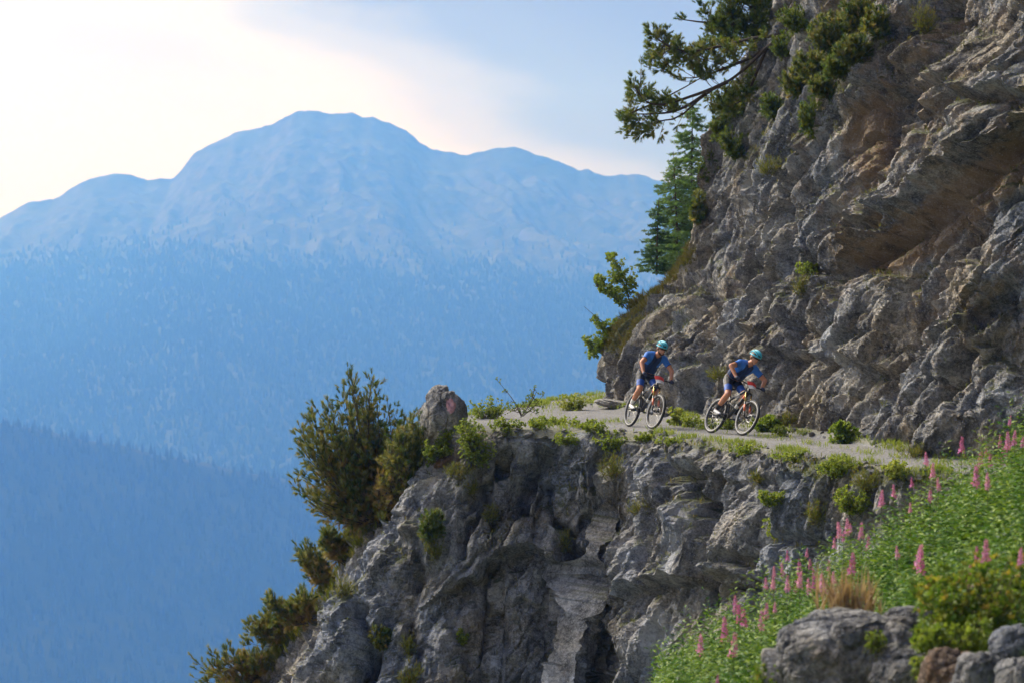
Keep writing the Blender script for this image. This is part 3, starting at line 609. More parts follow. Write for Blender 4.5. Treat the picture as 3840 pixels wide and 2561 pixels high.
# ================================================================ PLANTS AND STONES
def inpoly(px, py, poly):
    c = np.zeros(len(px), bool); k = len(poly)
    for i in range(k):
        (x0, y0), (x1, y1) = poly[i], poly[(i + 1) % k]
        m = ((y0 > py) != (y1 > py)) & (px < (x1 - x0) * (py - y0) / (y1 - y0 + 1e-9) + x0); c ^= m
    return c
def poly_points(poly, n, depth, spread):
    """random points inside an outline seen at some depth, spread in depth as in a rounded crown"""
    a = np.array(poly, float); lo, hi = a.min(0), a.max(0); out = []
    while len(out) < n:
        q = lo + (hi - lo) * rng.random((n * 3, 2)); q = q[inpoly(q[:, 0], q[:, 1], poly)]
        for x, y in q[:n - len(out)]: out.append(P(x, y, depth + rng.uniform(-1, 1) * spread))
    return np.array(out)
# templates, unit length along +z
def tuft_template(k, lo, hi, wid, ln, seed):
    r_ = np.random.default_rng(seed); V = []; T = []
    for i in range(k):
        z = r_.uniform(0.0, 0.75); a = r_.uniform(0, 2 * np.pi); t = r_.uniform(lo, hi); d = np.array([math.sin(t) * math.cos(a), math.sin(t) * math.sin(a), math.cos(t)])
        s = np.cross(d, [0, 0, 1]); s /= np.linalg.norm(s) + 1e-9; b = np.array([0, 0, z]); n0 = len(V); l_ = ln * r_.uniform(.75, 1.15)
        V += [b - s * wid, b + s * wid, b + d * l_]; T.append([n0, n0 + 1, n0 + 2])
    return np.array(V), [], np.array(T)
TUFT = tuft_template(34, 0.35, 1.05, 0.050, 0.58, 1)          # pine shoot
TUFT_L = tuft_template(16, 0.7, 1.5, 0.06, 0.5, 2)         # larch
TUFT_S = tuft_template(20, 0.8, 1.4, 0.07, 0.38, 3)          # spruce twig
GRASS = tuft_template(9, 0.05, 0.55, 0.035, 0.9, 4); GRASS[0][:, 2] *= 1.0
LEAF = (np.array([[0, 0, 0], [-0.32, 0.06, 0.45], [0, 0, 1.0], [0.32, 0.06, 0.45], [0, -0.03, 0.5]]), [], np.array([[0, 4, 1], [1, 4, 2], [0, 3, 4], [4, 3, 2]]))
NLEAF = (np.array([[0, 0, 0], [-0.13, 0.03, 0.42], [0.02, -0.16, 1.0], [0.13, 0.03, 0.42]]), [], np.array([[0, 3, 1], [1, 3, 2]]))
m_bark = simple('bark', (0.075, 0.055, 0.042), 0.9, 0, 0.4, 25)
m_twig = simple('green_stem', (0.09, 0.085, 0.035), 0.8, 0, 0.3, 25)
m_pine = leafmat('pine_needles', (0.075, 0.13, 0.04), (0.29, 0.28, 0.075), 0.42, 0.6, (0.44, 0.31, 0.125))
m_pine2 = leafmat('fresh_pine_needles', (0.07, 0.125, 0.03), (0.20, 0.25, 0.05), 0.40, 0.6, (0.30, 0.28, 0.09))
m_larch = leafmat('larch_needles', (0.11, 0.20, 0.09), (0.22, 0.34, 0.13), 0.5, 0.6)
m_spruce = leafmat('spruce_needles', (0.05, 0.11, 0.06), (0.11, 0.20, 0.085), 0.35, 0.6)
m_leaf = leafmat('shrub_leaves', (0.12, 0.19, 0.03), (0.29, 0.36, 0.065), 0.45, 0.45, (0.44, 0.46, 0.13))
m_leafy = leafmat('yellowing_leaves', (0.07, 0.15, 0.02), (0.20, 0.28, 0.04), 0.42, 0.4, (0.42, 0.32, 0.07))
m_moss = leafmat('moss_and_grass', (0.08, 0.11, 0.022), (0.24, 0.26, 0.05), 0.35, 0.8, (0.34, 0.26, 0.09))
m_herb = leafmat('fireweed_leaves', (0.022, 0.062, 0.010), (0.085, 0.19, 0.02), 0.34, 0.5, (0.22, 0.31, 0.045))
m_pink = leafmat('fireweed_petals', (0.55, 0.13, 0.42), (0.78, 0.34, 0.64), 0.35, 0.6)
m_lip = leafmat('lip_turf', (0.07, 0.08, 0.02), (0.17, 0.16, 0.045), 0.25, 0.8, (0.18, 0.11, 0.055))
m_dry = leafmat('dry_grass', (0.34, 0.23, 0.15), (0.50, 0.37, 0.27), 0.35, 0.8)

def bez(a, c, b, n):
    t = np.linspace(0, 1, n)[:, None]; return (1 - t) ** 2 * a + 2 * t * (1 - t) * c + t * t * b
def woody(name, label, category, base, limbs, tips, mat, tmpl, tuft, limb_r=0.03, up=0.6, shoots=9, f0=0.45, twig_r=0.006, spread=0.8, attach='limb', tint=None, group=None, sag=0.1, side=0.16, bark=None, trunk_name='trunk', crown_name='crown'):
    """woody plant: limbs (polylines) carry curved twigs to each tip; shoots or leaves sit on the outer part of every twig"""
    base = np.asarray(base, float); root = thing(name, label, category, base, group=group)
    mw, mf = MB(), MB(); lp = []
    for l in limbs:
        l = catmull(np.asarray(l, float), 14) if len(l) > 2 else np.asarray(l, float); lp.append(l)
        r = np.linspace(limb_r, limb_r * 0.25, len(l)); mw.tube(l - base, r, 6)
    allp = np.vstack(lp) if lp else base[None]
    for tp in tips:
        if attach == 'limb' and lp:
            d = np.linalg.norm(allp - tp, axis=1); j = int(np.argmin(d + 0.25 * rng.random(len(d)) * d.min())); j = max(0, j - 1); s0 = allp[j]
        else: s0 = base + rng.normal(size=3) * 0.06
        ln = np.linalg.norm(tp - s0); out_ = tp - s0
        c = s0 + out_ * 0.55 + np.array([0, 0, -1]) * ln * (0.30 * up) + rng.normal(size=3) * ln * sag
        path = bez(s0, c, tp, 8)
        mw.tube(path - base, np.linspace(twig_r * (1 + ln * 0.8), twig_r * 0.5, 8), 4, cap=False)
        tan = np.gradient(path, axis=0); k = max(2, int(shoots * (0.6 + 0.8 * rng.random())))
        u = f0 + (1 - f0) * rng.random(k); u[0] = 1.0
        idx = u * 7; i0 = np.minimum(idx.astype(int), 6); fr = (idx - i0)[:, None]
        pts = path[i0] * (1 - fr) + path[i0 + 1] * fr; tg = tan[i0]; tg /= np.linalg.norm(tg, axis=1)[:, None] + 1e-9
        dirs = tg + rng.normal(size=(k, 3)) * spread + np.array([0, 0, up]); dirs[0] = tg[0] + np.array([0, 0, up * 0.6]); dirs /= np.linalg.norm(dirs, axis=1)[:, None]
        so = side * rng.random(k); so[0] = 0; pts = pts + dirs * so[:, None]
        tn = np.clip((1 - u) * 1.2 + rng.normal(size=k) * 0.22 + 0.20, 0, 1) if tint is None else np.clip(tint + rng.normal(size=k) * 0.25, 0, 1)
        stamp(mf, tmpl, pts - base, frames_from(dirs), tuft * rng.uniform(0.75, 1.25, k), tn)
    mw.build(trunk_name, bark or m_bark, root, True); mf.build(crown_name, mat, root)
    return root
def px3(line, d): return [P(a, b, d) for a, b in line]
def surf(px, py, r=4):
    h = ZB.hit(px, py, r); return (h[0], h[1]) if h else (None, None)

# ---- the big mountain pine on the buttress
z4 = lambda pts: [(1000 + a * .5104, 1300 + b * .5104) for a, b in pts]
b0, _ = surf(1425, 1935, 10)
PD = b0[1] - 0.15
crown = z4([(595, 150), (640, 230), (690, 330), (740, 260), (790, 250), (850, 360), (960, 440), (1000, 560), (1060, 520), (1120, 490), (1200, 640), (1220, 760), (1180, 880), (1000, 1080), (840, 1190), (650, 1240), (480, 1220), (340, 1190), (190, 1020), (250, 900), (250, 780), (205, 660), (240, 570), (310, 520), (350, 440), (410, 460), (450, 410), (530, 470), (540, 300)])
spires = z4([(595, 150), (600, 215), (570, 280), (640, 270), (660, 330), (780, 260), (800, 300), (760, 330), (720, 380), (885, 390), (960, 445), (900, 470), (450, 410), (470, 460), (350, 440), (340, 500), (240, 580), (250, 640), (215, 650), (1110, 495), (1060, 530), (1190, 650), (300, 560), (520, 470), (560, 380), (230, 720), (240, 930), (190, 1015), (240, 1000), (260, 1100), (340, 1185), (420, 1220), (560, 1230), (650, 1235), (330, 1010), (1000, 600), (1150, 700), (1200, 800), (1100, 880), (830, 420), (640, 420), (990, 520)])
tips = np.vstack([np.array([P(x, y, PD + rng.uniform(-.4, .4)) for x, y in spires]), poly_points(crown, 190, PD, 0.75), poly_points([(1480, 1600), (1560, 1560), (1630, 1640), (1625, 1740), (1560, 1800), (1480, 1780)], 60, min(PD - 0.35, surf(1570, 1720, 4)[0] @ FWD - 0.35), 0.3)])
woody('mountain_pine', 'large bushy mountain pine leaning out over the drop beside the rounded boulder', 'pine', b0 + np.array([0, 0, -0.1]), [], tips, m_pine, TUFT, 0.155, shoots=26, f0=0.28, up=0.6, attach='base', twig_r=0.007, spread=0.85, side=0.22)

# ---- dwarf pines along the left edge of the buttress
for poly, bp_, lab in (
    ([(1115, 2050), (1150, 2040), (1200, 2060), (1225, 2130), (1215, 2190), (1160, 2170), (1130, 2120)], (1235, 2190), 'small dwarf pine on the rock edge between the big pine and lower bushes'),
    ([(1215, 1995), (1240, 1985), (1265, 2020), (1275, 2060), (1240, 2070), (1212, 2050)], (1290, 2100), 'smallest dwarf pine shoot on the rock edge just under the big pine'),
    ([(1008, 2240), (1025, 2235), (1060, 2285), (1130, 2210), (1170, 2240), (1120, 2300), (1040, 2330), (1005, 2290)], (1130, 2310), 'dwarf pine with upright shoots halfway down the rock edge'),
    ([(925, 2340), (1000, 2300), (1070, 2300), (1080, 2360), (1000, 2400), (920, 2400)], (1070, 2390), 'spreading dwarf pine on the rock edge above the lowest pine'),
    ([(735, 2480), (790, 2440), (860, 2420), (930, 2420), (990, 2420), (980, 2500), (920, 2560), (740, 2600), (730, 2540)], (960, 2540), 'lowest dwarf pine reaching far out from the buttress edge')):
    bb, _ = surf(*bp_, 14)
    if bb is None: continue
    a = np.array(poly); dp = bb[1] + 0.1
    tips = np.vstack([[P(x, y, dp + rng.uniform(-.15, .15)) for x, y in poly], poly_points(poly, 34, dp, 0.35)])
    woody('dwarf_pine', lab, 'pine', bb, [], tips, m_pine, TUFT, 0.16, shoots=16, f0=0.2, up=0.7, attach='base', twig_r=0.005, side=0.12, group='dwarf pines on the rock edge')

# ---- overhanging pine high on the wall
b1, n1_ = surf(2900, 160, 12); D1 = b1[1] - 0.1
zz = lambda pts: [(2300 + a * .4464, b * .4464) for a, b in pts]
limbs = [px3(zz([(1400, 330), (1290, 400), (1130, 560), (960, 690), (780, 790), (560, 980), (420, 1015), (280, 1050)]), D1), px3(zz([(1290, 400), (1150, 490), (900, 590), (760, 640), (650, 660)]), D1 + .2), px3(zz([(1400, 300), (1200, 320), (900, 390), (700, 430), (520, 420), (380, 340)]), D1 - .2),
         px3(zz([(960, 690), (800, 760), (600, 830), (430, 880), (280, 860), (180, 740)]), D1 - .3), px3(zz([(780, 790), (640, 880), (500, 940), (330, 960), (130, 960)]), D1 - .15), px3(zz([(1290, 400), (1200, 620), (1120, 800), (1000, 900)]), D1 + .1)]
pA = zz([(285, 235), (330, 260), (460, 245), (500, 310), (620, 350), (760, 340), (900, 330), (1100, 300), (1280, 270), (1250, 330), (1050, 520), (900, 610), (720, 640), (600, 600), (400, 590), (230, 540), (290, 450), (300, 370)])
pB = zz([(145, 650), (250, 720), (330, 720), (440, 790), (560, 800), (600, 870), (480, 1010), (400, 1080), (330, 1150), (220, 1160), (120, 1150), (40, 980), (120, 930), (110, 820)])
pC = zz([(800, 840), (1000, 760), (1150, 600), (1180, 760), (1100, 930), (960, 980), (820, 960)])
tips = np.vstack([poly_points(pA, 105, D1, 0.6), poly_points(pB, 56, D1 - .1, 0.45), poly_points(pC, 38, D1 + .2, .4),
                  [P(x, y, D1) for x, y in zz([(295, 250), (345, 245), (390, 255), (455, 255), (300, 380), (235, 530), (290, 570), (385, 600), (560, 680), (150, 650), (135, 720), (60, 985), (75, 1105), (130, 1160), (150, 1100), (225, 1150), (320, 1135), (390, 1155), (530, 1070), (160, 830), (320, 740), (230, 720)])]])
woody('overhanging_pine', 'gnarled pine with dark limbs growing sideways out of the rock wall', 'pine', b1, limbs, tips, m_pine2, TUFT, 0.145, limb_r=0.05, shoots=10, f0=0.4, up=0.5, twig_r=0.006, side=0.09, spread=0.7)
# ---- denser pine standing behind it
b2, _ = surf(2905, 200, 14); D2 = b2[1] + 1.2
poly = [(2680, -40), (2700, 60), (2650, 110), (2640, 150), (2720, 170), (2800, 150), (2880, 110), (2885, -60)]
limbs = [px3([(2910, 230), (2860, 150), (2830, 40), (2820, -120)], D2), px3([(2860, 150), (2740, 90), (2640, 85), (2560, 75)], D2)]
tips = np.vstack([poly_points(poly, 130, D2, 0.6), [P(x, y, D2) for x, y in [(2630, 20), (2640, 40), (2565, 75), (2650, 60), (2690, 10)]]])
woody('dense_pine', 'dense green pine rising behind the gnarled overhanging one', 'pine', P(2910, 230, D2), limbs, tips, m_pine2, TUFT, 0.15, limb_r=0.05, shoots=11, f0=0.4, up=0.8, side=0.16, tint=0.35)

# ---- conifers beyond the corner of the wall
def conifer(name, label, base, height, rad, mat, tmpl, tuft, whorl, per, droop, lean=(0, 0), twigs=5, start=0.12, dens=5, trunk_r=0.03):
    base = np.asarray(base, float); root = thing(name, label, 'tree', base); mw, mf = MB(), MB()
    top = np.array([lean[0], lean[1], height]); tr = bez(np.zeros(3), np.array([lean[0] * .2, 0, height * .5]), top, 12)
    mw.tube(tr, np.linspace(trunk_r, 0.006, 12), 7)
    z = start
    while z < 0.97:
        for k in range(per):
            a = rng.random() * 2 * np.pi; u = z + rng.uniform(-.5, .5) * whorl / height; u = min(max(u, .03), .985)
            s0 = tr[0] * (1 - u) + 0; s0 = np.array([np.interp(u, np.linspace(0, 1, 12), tr[:, i]) for i in range(3)])
            ln = rad * (1 - u) ** 0.75 * rng.uniform(.6, 1.1) + 0.05; d = np.array([math.cos(a), math.sin(a), 0])
            tip = s0 + d * ln + np.array([0, 0, -droop * ln + 0.12 * ln]); c = s0 + d * ln * .5 + np.array([0, 0, -droop * ln * 0.8])
            pth = bez(s0, c, tip, 7); mw.tube(pth, np.linspace(0.009, 0.002, 7), 3, cap=False)
            n = max(4, int(dens * ln * 10)); u2 = 0.12 + .88 * rng.random(n); ii = np.minimum((u2 * 6).astype(int), 5); f = (u2 * 6 - ii)[:, None]
            pp = pth[ii] * (1 - f) + pth[ii + 1] * f; sd = np.cross(d, [0, 0, 1]); off = rng.normal(size=(n, 1)) * 0.16 * ln * (1.1 - u2)[:, None] * twigs / 5
            pp = pp + sd * off + np.array([0, 0, 1]) * (-np.abs(off) * droop)
            dd_ = d + sd * np.sign(off) * 0.9 + rng.normal(size=(n, 3)) * .35
            stamp(mf, tmpl, pp, frames_from(dd_), tuft * rng.uniform(.7, 1.3, n), np.clip(rng.normal(0.5, .25, n), 0, 1))
        z += whorl / height
    mw.build('trunk', m_bark, root, True); mf.build('crown', mat, root); return root
conifer('larch_tree', 'feathery tall larch standing behind the corner of the wall', P(2590, 1010, 73), 4.4, 1.45, m_larch, TUFT_L, 0.11, 0.12, 6, 0.35, (0.05, 0), 7, 0.05, 4.0, 0.05)
conifer('larch_tree', 'shorter larch with sparse twigs beside the tall one', P(2540, 1000, 72), 2.9, 1.15, m_larch, TUFT_L, 0.10, 0.12, 6, 0.30, (-0.1, 0), 7, 0.08, 3.8, 0.035)
conifer('spruce_tree', 'small dark spruce on the grassy lip of the wall', P(2462, 1030, 70.5), 1.85, 0.62, m_spruce, TUFT_S, 0.10, 0.12, 5, 0.28, (0.05, 0), 5, 0.08, 6.0, 0.028)
conifer('spruce_tree', 'dark spruce rising from the slope far below the buttress', (-11.9, 60, -30), 23.6, 2.0, m_spruce, TUFT_S, 0.30, 0.4, 6, 0.35, (0, 0), 5, 0.55, 1.6, 0.25)

# ---- leafy shrubs
def cluster_leaf(k, seed):
    r_ = np.random.default_rng(seed); V, T = [], []
    for i in range(k):
        M = frames_from(np.array([[r_.normal() * .8, r_.normal() * .8, 0.5 + r_.random()]]))[0]; n0 = len(V)
        V += list((M @ LEAF[0].T).T * r_.uniform(.7, 1.1) + np.array([0, 0, 0.15 * i / k])); T += [list(np.array(t) + n0) for t in LEAF[2]]
    return np.array(V), [], np.array(T)
LEAVES = cluster_leaf(5, 9)
D3 = 69.2
poly = [(2215, 1010), (2245, 1085), (2330, 1150), (2385, 1130), (2395, 1030), (2330, 960), (2285, 945), (2270, 1000), (2285, 1060)]
poly2 = [(2185, 1145), (2210, 1170), (2260, 1200), (2330, 1190), (2330, 1260), (2270, 1300), (2240, 1340), (2205, 1330), (2185, 1270), (2230, 1240), (2215, 1190)]
limbs = [px3([(2400, 1250), (2350, 1160), (2290, 1110), (2225, 1070)], D3), px3([(2400, 1250), (2360, 1130), (2330, 1040), (2285, 960)], D3), px3([(2390, 1270), (2320, 1240), (2250, 1200), (2190, 1150)], D3 - .2), px3([(2390, 1270), (2320, 1270), (2260, 1290), (2215, 1325)], D3 - .2)]
woody('leafy_shrub', 'bright green broadleaf shrub hanging out from the grassy lip of the wall', 'shrub', P(2400, 1260, D3), limbs, np.vstack([poly_points(poly, 110, D3, .4), poly_points(poly2, 95, D3 - .2, .4)]), m_leaf, LEAVES, 0.07, limb_r=0.02, shoots=7, f0=0.3, up=0.3, side=0.08, spread=1.0, tint=0.35)
def bush(px, py, rx, ry, kind, label, name='shrub', n=None, group=None, tuft=None, lift=0.0, cat='shrub', front=0.12):
    """rounded bush rooted on whatever rock or ground lies at that spot"""
    s, nn = surf(px, py + ry * 0.75, 5)
    if s is None: s, nn = surf(px, py + ry, 14)
    if s is None: return None
    d = s @ FWD - front; sc_ = d / FPX; n = n or int(14 + rx * ry / 70)
    a = rng.random(n) * 2 * np.pi; r = np.sqrt(rng.random(n)); base = s + np.array([0, 0, -0.03])
    tips = np.array([P(px + rx * rr * math.cos(t), py + ry * rr * math.sin(t), d + rng.uniform(-1, 1) * min(rx, 90) * sc_ * .6) for t, rr in zip(a, r)])
    mat, tm, ts, tn, upv = {'leaf': (m_leaf, LEAVES, 0.044, .5, .4), 'bigleaf': (m_leaf, LEAVES, 0.085, .3, .4), 'yellow': (m_leaf, LEAVES, 0.05, .8, .4), 'heath': (m_pine2, TUFT, 0.12, .35, .7), 'dark': (m_pine, TUFT, 0.14, .25, .7), 'moss': (m_moss, GRASS, 0.07, .5, .8)}[kind]
    return woody(name, label, cat, base, [], tips, mat, tm, tuft or ts, shoots=8, f0=0.3, up=upv, attach='base', twig_r=0.004, tint=tn, side=0.06, spread=0.9, group=group, bark=m_twig, trunk_name='stems', crown_name='foliage')
# beside the boulder and on the shoulder
bush(1830, 1530, 85, 45, 'leaf', 'leafy green shrub right of the rounded boulder')
bush(1760, 1620, 60, 55, 'leaf', 'pale green shrub below the rounded boulder')
bush(1640, 1680, 60, 40, 'leaf', 'light green mat under the left foot of the rounded boulder')
bush(1670, 1650, 40, 50, 'leaf', 'small light green shrub at the foot of the rounded boulder')
bush(1900, 1590, 70, 22, 'leaf', 'low leafy mat on the rock shoulder left of the twiggy shrub')
bush(2010, 1590, 60, 16, 'leaf', 'low leafy mat under the twiggy shrub')
bush(2230, 1600, 50, 16, 'leaf', 'low leafy mat at the gravel edge below the bend')
bush(2420, 1635, 40, 16, 'leaf', 'small leafy tuft under the front wheel of the left rider')
bush(2520, 1650, 70, 12, 'leaf', 'thin leafy strip on the outer gravel edge between the riders')
bush(2800, 1680, 80, 12, 'leaf', 'thin leafy strip on the outer gravel edge below the right rider')
bush(2980, 1705, 70, 14, 'leaf', 'thin leafy strip on the outer gravel edge past the right rider')
bush(1790, 1690, 70, 60, 'leaf', 'green shrub hanging over the reddish earth scar')
bush(1640, 1700, 55, 25, 'leaf', 'flat green shrub tongue above the reddish earth scar')
bush(2150, 1505, 80, 32, 'yellow', 'rounded yellow green shrub where the track bends out of sight')
bush(2300, 1650, 85, 38, 'leaf', 'yellow green shrub on the rock edge under the left rider')
bush(2120, 1640, 50, 22, 'leaf', 'flat shrub on the rock edge left of the rider')
bush(2080, 1575, 110, 14, 'leaf', 'low strip of leaves between shoulder and gravel')
bush(2180, 1585, 60, 14, 'leaf', 'low leafy patch on the outer edge of the gravel')
bush(2300, 1745, 55, 45, 'moss', 'dark mossy clump in a crack below the yellow green shrub', cat='moss')
# twiggy shrub that stands against the haze
s_, _ = surf(1955, 1580, 8); DT = s_ @ FWD
limbs = [px3([(1955, 1560), (1925, 1500), (1890, 1455), (1865, 1425)], DT), px3([(1955, 1560), (1990, 1510), (2010, 1470), (2005, 1455)], DT), px3([(1960, 1560), (2010, 1515), (2035, 1480)], DT - .1), px3([(1955, 1560), (1940, 1520), (1915, 1500)], DT + .1)]
poly = [(1890, 1500), (1920, 1490), (1950, 1510), (1990, 1470), (2040, 1470), (2045, 1520), (2020, 1560), (1960, 1570), (1900, 1550)]
woody('twiggy_shrub', 'loose twiggy shrub with one long bare shoot on the shoulder', 'shrub', s_, limbs, np.vstack([poly_points(poly, 34, DT, .25), px3([(1862, 1422), (1875, 1430), (1895, 1462), (1885, 1470), (2005, 1452), (1995, 1465), (2040, 1475)], DT)]), m_leaf, LEAVES, 0.036, limb_r=0.012, shoots=6, f0=0.3, up=0.4, side=0.05, tint=0.2, bark=m_bark, trunk_name='stems', crown_name='foliage')
# foot of the wall
for q, (x, y, rx, ry, k, lab) in enumerate([
    (2530, 1560, 34, 34, 'yellow', 'yellow green plants at the wall foot beside the left rider'), (2590, 1580, 45, 26, 'leaf', 'bright leafy plants at the wall foot between the riders'),
    (2650, 1590, 40, 22, 'leaf', 'bright green weeds behind the rear wheel of the right rider'), (2735, 1588, 50, 25, 'leaf', 'leafy weeds behind the wheels of the right rider'),
    (2870, 1590, 55, 30, 'bigleaf', 'large leaved plant at the wall foot right of the right rider'), (2930, 1610, 40, 22, 'leaf', 'dark low weeds at the wall foot past the large leaves'),
    (3160, 1625, 50, 40, 'bigleaf', 'lone dark green leafy plant against the wall foot'), (2960, 1570, 25, 18, 'moss', 'small dark moss clump on the wall foot'), (3420, 1690, 60, 20, 'moss', 'sparse grass at the wall foot near the pink flowers')]):
    bush(x, y, rx, ry, k, lab)
# on the wall
for x, y, rx, ry, k, lab in [(3010, 70, 90, 45, 'heath', 'green heath cushion at the top of the wall'), (3140, 130, 100, 75, 'dark', 'large dark creeping pine high on the wall'), (3230, 50, 80, 60, 'dark', 'dark creeping pine touching the top rim of the wall'),
    (3060, 240, 85, 50, 'dark', 'creeping pine patch under the large dark one'), (2990, 310, 60, 45, 'dark', 'low creeping pine on the grey face left of the ledge'), (3150, 250, 60, 40, 'heath', 'mossy heath patch on the pale ledge'),
    (3040, 440, 45, 65, 'heath', 'narrow heath strip growing along a slanting crack'), (2760, 540, 60, 55, 'heath', 'yellow green heath bush under the overhanging pine'), (2710, 480, 45, 60, 'heath', 'heath bush on the left rim of the wall'),
    (2740, 370, 70, 60, 'heath', 'green heath hanging below the gnarled limbs'), (3470, 70, 45, 65, 'moss', 'green moss pad near the top rim on the right'), (3330, 170, 60, 35, 'heath', 'small heath patch above the ochre stain'),
    (3040, 1000, 55, 28, 'leaf', 'small pale plant above the rounded bulge of the wall'), (3000, 1070, 35, 25, 'moss', 'moss pad beside the rounded bulge of the wall'), (2690, 1400, 35, 25, 'moss', 'dry moss pad on the wall between the riders'),
    (2660, 620, 40, 60, 'heath', 'heath bush on the rim beside the larch'), (2620, 780, 30, 55, 'dark', 'thin dark bush on the rim below the larch'), (2950, 170, 60, 45, 'heath', 'heath cushion just right of the root of the overhanging pine'), (3200, 190, 70, 45, 'dark', 'creeping pine hanging from the pale ledge'), (2900, 400, 45, 40, 'heath', 'heath tuft on the bare grey face'), (3290, 90, 50, 50, 'dark', 'creeping pine right of the large dark one'), (3090, 330, 55, 35, 'dark', 'flat creeping pine above the slanting crack'), (2880, 620, 50, 30, 'moss', 'green moss streak on the grey face')]:
    bush(x, y, rx, ry, k, lab, 'moss_pad' if k == 'moss' else 'heath_bush' if k == 'heath' else 'creeping_pine' if k == 'dark' else 'shrub', cat='moss' if k == 'moss' else 'shrub')
# on the buttress
for x, y, rx, ry, k, lab in [(1620, 1970, 40, 55, 'heath', 'bright green bush in the middle of the buttress'), (1685, 1985, 40, 40, 'moss', 'sunny yellow moss tongue beside the bright green bush'), (1625, 2050, 40, 35, 'moss', 'mossy tail under the bright green bush'),
    (1765, 1820, 28, 28, 'moss', 'yellow moss pad in the cleft below the shrubs'), (1840, 1925, 28, 30, 'moss', 'dark moss pad beside the long cleft'), (2120, 2030, 25, 45, 'moss', 'moss clump in the long vertical crack'),
    (2400, 1900, 45, 40, 'moss', 'dark moss on the slanting rib of the buttress'), (1440, 2390, 45, 35, 'dark', 'dull green bush on the lower left face'), (1530, 2410, 28, 40, 'moss', 'moss ridge on the lower left face'), (1540, 2520, 45, 55, 'moss', 'long moss curtain at the foot of the buttress'),
    (1735, 2385, 22, 28, 'leaf', 'tiny leafy plant in the hollow of the buttress'), (2110, 2490, 50, 55, 'moss', 'dark moss hollow low in the vertical crack'), (1290, 2200, 35, 40, 'moss', 'moss tuft on the left rim of the buttress'), (1330, 2000, 60, 40, 'moss', 'grassy cushion under the big pine'),
    (3150, 1745, 90, 40, 'leaf', 'green shrub hanging over the outer edge of the track'), (3250, 1800, 60, 40, 'moss', 'rusty green moss under the hanging shrub'), (3200, 1870, 70, 55, 'leaf', 'dark shrub on the face below the track edge'), (2890, 1860, 55, 30, 'leaf', 'pale small leaved plant below the track'),
    (2930, 1970, 70, 50, 'leaf', 'thin grey green plant on the face above the pink flowers'), (3060, 1920, 40, 40, 'moss', 'moss tuft on the face above the pink flowers'), (3360, 1760, 60, 30, 'yellow', 'reddish yellow plant on the outer edge of the track'),
    (1720, 1760, 60, 30, 'moss', 'rusty grass tuft by the reddish earth scar'), (1180, 2280, 30, 30, 'moss', 'moss on the rim above the dwarf pines'), (1010, 2460, 45, 50, 'moss', 'yellow green cushion behind the lowest dwarf pine'), (2840, 1790, 25, 20, 'moss', 'small moss tuft below the gravel edge')]:
    bush(x, y, rx, ry, k, lab, 'moss_pad' if k == 'moss' else 'heath_bush' if k in ('heath', 'dark') else 'shrub', cat='moss' if k == 'moss' else 'shrub')

# ---- short grass and moss that nobody could count
def scatter_grass(name, label, pts, nrm, tmpl, size, mat, tint=None, upmix=0.7):
    mb = MB(); d = nrm * (1 - upmix) + np.array([0, 0, upmix]) + rng.normal(size=nrm.shape) * 0.25
    stamp(mb, tmpl, pts - nrm * 0.01, frames_from(d), size * rng.uniform(.6, 1.4, len(pts)), tint); return mb.build(name, mat, kind='stuff', label=label, category='grass')
def pick(meobj, attr, thr, n, extra=None):
    me = meobj.data; k = len(me.vertices); v = np.zeros(k * 3, np.float32); me.vertices.foreach_get('co', v); v = v.reshape(-1, 3)
    a = np.zeros(k, np.float32); me.attributes[attr].data.foreach_get('value', a); nn = np.zeros(k * 3, np.float32); me.vertex_normals.foreach_get('vector', nn); nn = nn.reshape(-1, 3)
    if ((-v) * nn).sum() < 0: nn = -nn
    wgt = np.clip(a - thr, 0, 1) * np.clip(0.3 + nn[:, 2], 0, 1)
    if extra is not None: wgt = wgt * extra(v)
    if wgt.sum() == 0: return np.zeros((0, 3)), np.zeros((0, 3))
    i = rng.choice(k, n, p=wgt / wgt.sum()); return v[i].astype(float), nn[i].astype(float)
p_, n_ = pick(cliff, 'moss', 0.45, 5000); scatter_grass('wall_grass', 'thin grass and moss on the ledges of the wall', p_, n_, GRASS, 0.07, m_moss)
lipf = lambda v: (lambda q: sstep(60, 15, polydist(q[0], q[1], [(2315, 1290), (2350, 1210), (2400, 1130), (2480, 1050), (2580, 965)])[0]))(project(v))
p_, n_ = pick(cliff, 'moss', -0.5, 5000, lipf); scatter_grass('lip_grass', 'brownish grass mat over the dark lip of the wall', p_, n_, GRASS, 0.11, m_lip, rng.beta(2, 2, 5000), 0.2)
edgef = lambda v: (lambda q: sstep(70, 5, polydist(q[0], q[1], [(940, 2561), (1000, 2480), (1100, 2320), (1200, 2200), (1250, 2090), (1330, 2000), (1400, 1930)])[0]))(project(v))
p_, n_ = pick(buttress, 'moss', -0.5, 4500, edgef); scatter_grass('edge_grass', 'yellow green grass along the left edge of the buttress', p_, n_, GRASS, 0.13, m_moss, rng.beta(2, 2, 4500), 0.6)
p_, n_ = pick(buttress, 'moss', 0.42, 5500); scatter_grass('buttress_grass', 'thin grass and moss on the buttress ledges', p_, n_, GRASS, 0.065, m_moss)
vv = RG[8:].reshape(-1, 3); wv_ = vergem[8:].ravel() * sstep(-0.05, 0.2, fbm(vv * 1.1, 3, 901)); wv_ = wv_ * (vv[:, 1] > 45)
i = rng.choice(len(vv), 8000, p=wv_ / wv_.sum()); gp = vv[i] + np.stack([rng.normal(size=8000) * .05, rng.normal(size=8000) * .05, np.zeros(8000)], 1)
